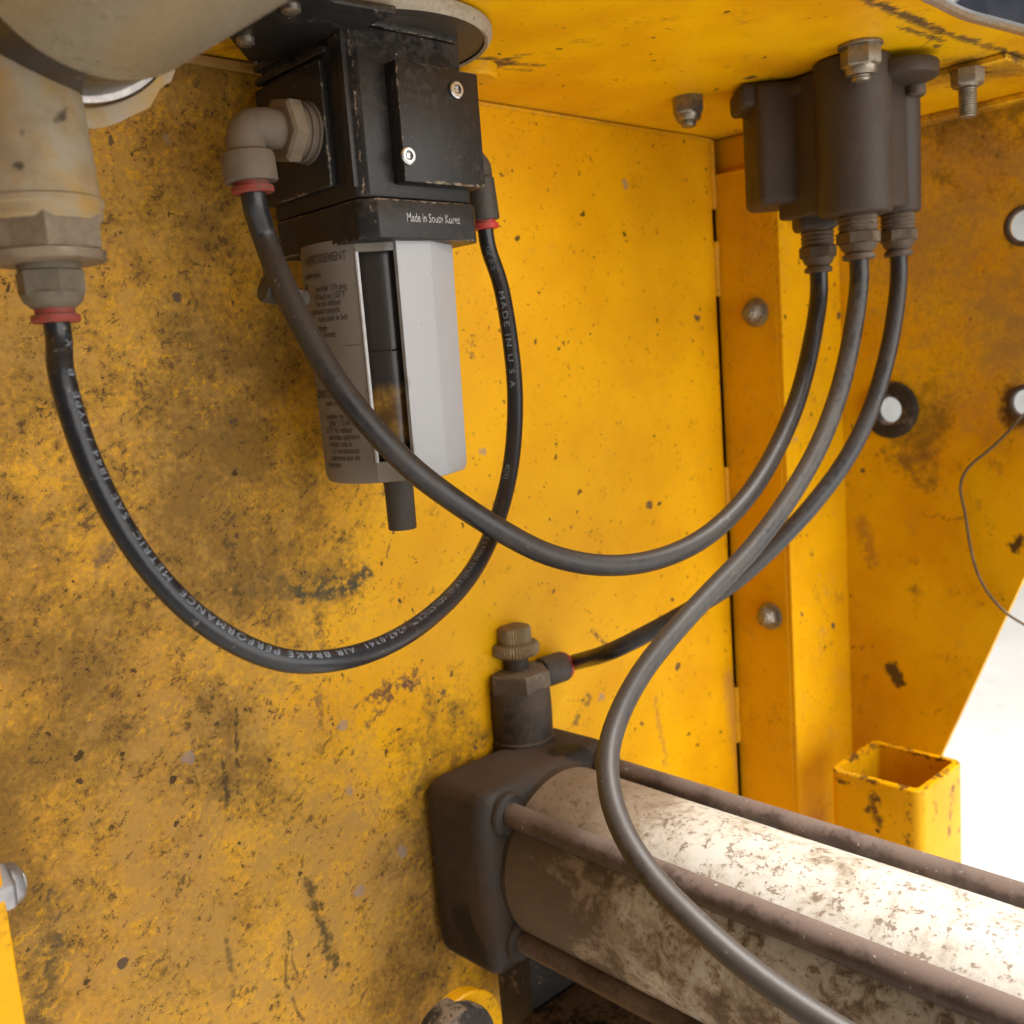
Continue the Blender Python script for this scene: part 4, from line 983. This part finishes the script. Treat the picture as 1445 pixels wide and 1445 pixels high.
def s_at(px, py, P):
    best = min(range(len(P)), key=lambda i: ((P[i].dot(RI) / P[i].dot(FW) * F + 722.5 - px) ** 2 + (P[i].dot(DN) / P[i].dot(FW) * F + 722.5 - py) ** 2))
    return sum((P[i] - P[i - 1]).length for i in range(1, best + 1))
Z = 0.0029
hose_text('1/4" O D', P1, R1, s_at(694, 345, P1), Z, -0.1, -0.25, h1, 0.75)
hose_text('MADE IN U S A', P1, R1, s_at(704, 418, P1), Z * 1.1, -0.1, -0.25, h1, s_end=s_at(727, 552, P1))
hose_text('48205', P1, R1, s_at(716, 662, P1), Z, -0.35, -0.35, h1, 0.8)
hose_text('EATON SYNFLEX ®  SOLSTICE™  4247-0341  AIR BRAKE PERFORMANCE  METRIC  SAE  J844 / TYPE  B   X', P1, R1, s_at(684, 768, P1), Z, -0.42, -0.80, h1, s_end=s_at(88, 478, P1))
# fit is tuned so the print ends below the regulator fitting
# hose 2: filter elbow to the first manifold port
pts = [H2S, H2S + H2D * 0.010] + P3((372, 330, .353), (398, 400, .350), (430, 465, .348), (475, 540, .348), (525, 603, .351), (580, 660, .356), (640, 706, .364), (705, 748, .374), (775, 783, .388), (850, 798, .402), (925, 790, .418), (995, 758, .436), (1055, 700, .455), (1100, 625, .473), (1128, 555, .485), (1146, 480, .495)) + [ends[0] + V((0, 0, -0.012)), ends[0]]
h2, P2 = hose('air_hose', pts, R2, M_hose2, 'dusty hose crossing in front of the white bowl guard to the manifold')
# hose 3: middle port, passes in front and leaves at the bottom
pts = [ends[1], ends[1] + V((0, 0, -0.012))] + P3((1203, 470, .468), (1185, 550, .463), (1155, 630, .455), (1112, 705, .446), (1060, 775, .436), (1000, 838, .425), (948, 895, .414), (905, 950, .404), (873, 1010, .393), (858, 1065, .382), (862, 1125, .370), (885, 1185, .357), (925, 1243, .345), (980, 1300, .333), (1045, 1358, .322), (1115, 1410, .312), (1190, 1458, .303), (1290, 1515, .292))
h3, P3_ = hose('air_hose', pts, R2, M_hose3, 'grey dusty hose curving down over the white cylinder barrel')
# hose 4: right port to the flow control valve
pts = [ends[2], ends[2] + V((0, 0, -0.012))] + P3((1262, 450, .492), (1250, 510, .490), (1228, 580, .487), (1196, 645, .484), (1150, 708, .480), (1095, 768, .476), (1035, 822, .472), (975, 860, .471), (915, 893, .473), (865, 918, .477)) + [H4E + H4D * 0.008, H4E]
h4, P4 = hose('air_hose', pts, R2 * 0.95, M_hose4, 'dark hose running from the manifold to the flow control valve')

# ------------------------------------------------------------------ thin wire hanging at the side panel
c = holes[2][0]
wp = [V((WB2 + 0.02, c.y - 0.004, c.z + 0.001))] + [onx(x, y, WB2 - 0.004) for x, y in ((1441, 588), (1420, 612), (1392, 638), (1366, 660), (1355, 685), (1362, 725), (1368, 765), (1378, 805), (1395, 838), (1420, 865), (1450, 884))] + [onx(1520, 930, WB2 - 0.002)]
P = spline(wp, 0.002); bm = bmn(); sweep(bm, P, 0.00085, 10)
tag(obj('wire', bm, M_wire, loc=P[0]), 'thin bent wire dangling from a hole in the side panel', 'wire')

# ------------------------------------------------------------------ dark sheet far behind, beyond the plate's front edge
a = at(1320, 42, 3.0); b = at(1520, -10, 3.0)
bm = bmn()
co = [at(1335, 18, 3.0), at(1402, -60, 3.0), at(1700, -60, 3.0), at(1700, 130, 3.0), at(1400, 130, 3.0)]
nrm_ = FW * 0.04
add(bm, co + [p + nrm_ for p in co], [(0, 1, 2, 3, 4), (9, 8, 7, 6, 5)] + [(i, (i + 1) % 5, (i + 1) % 5 + 5, i + 5) for i in range(5)])
tag(obj('navy_panel', bm, M_navy, loc=co[4]), 'out-of-focus dark navy panel beyond the yellow top plate', 'panel')
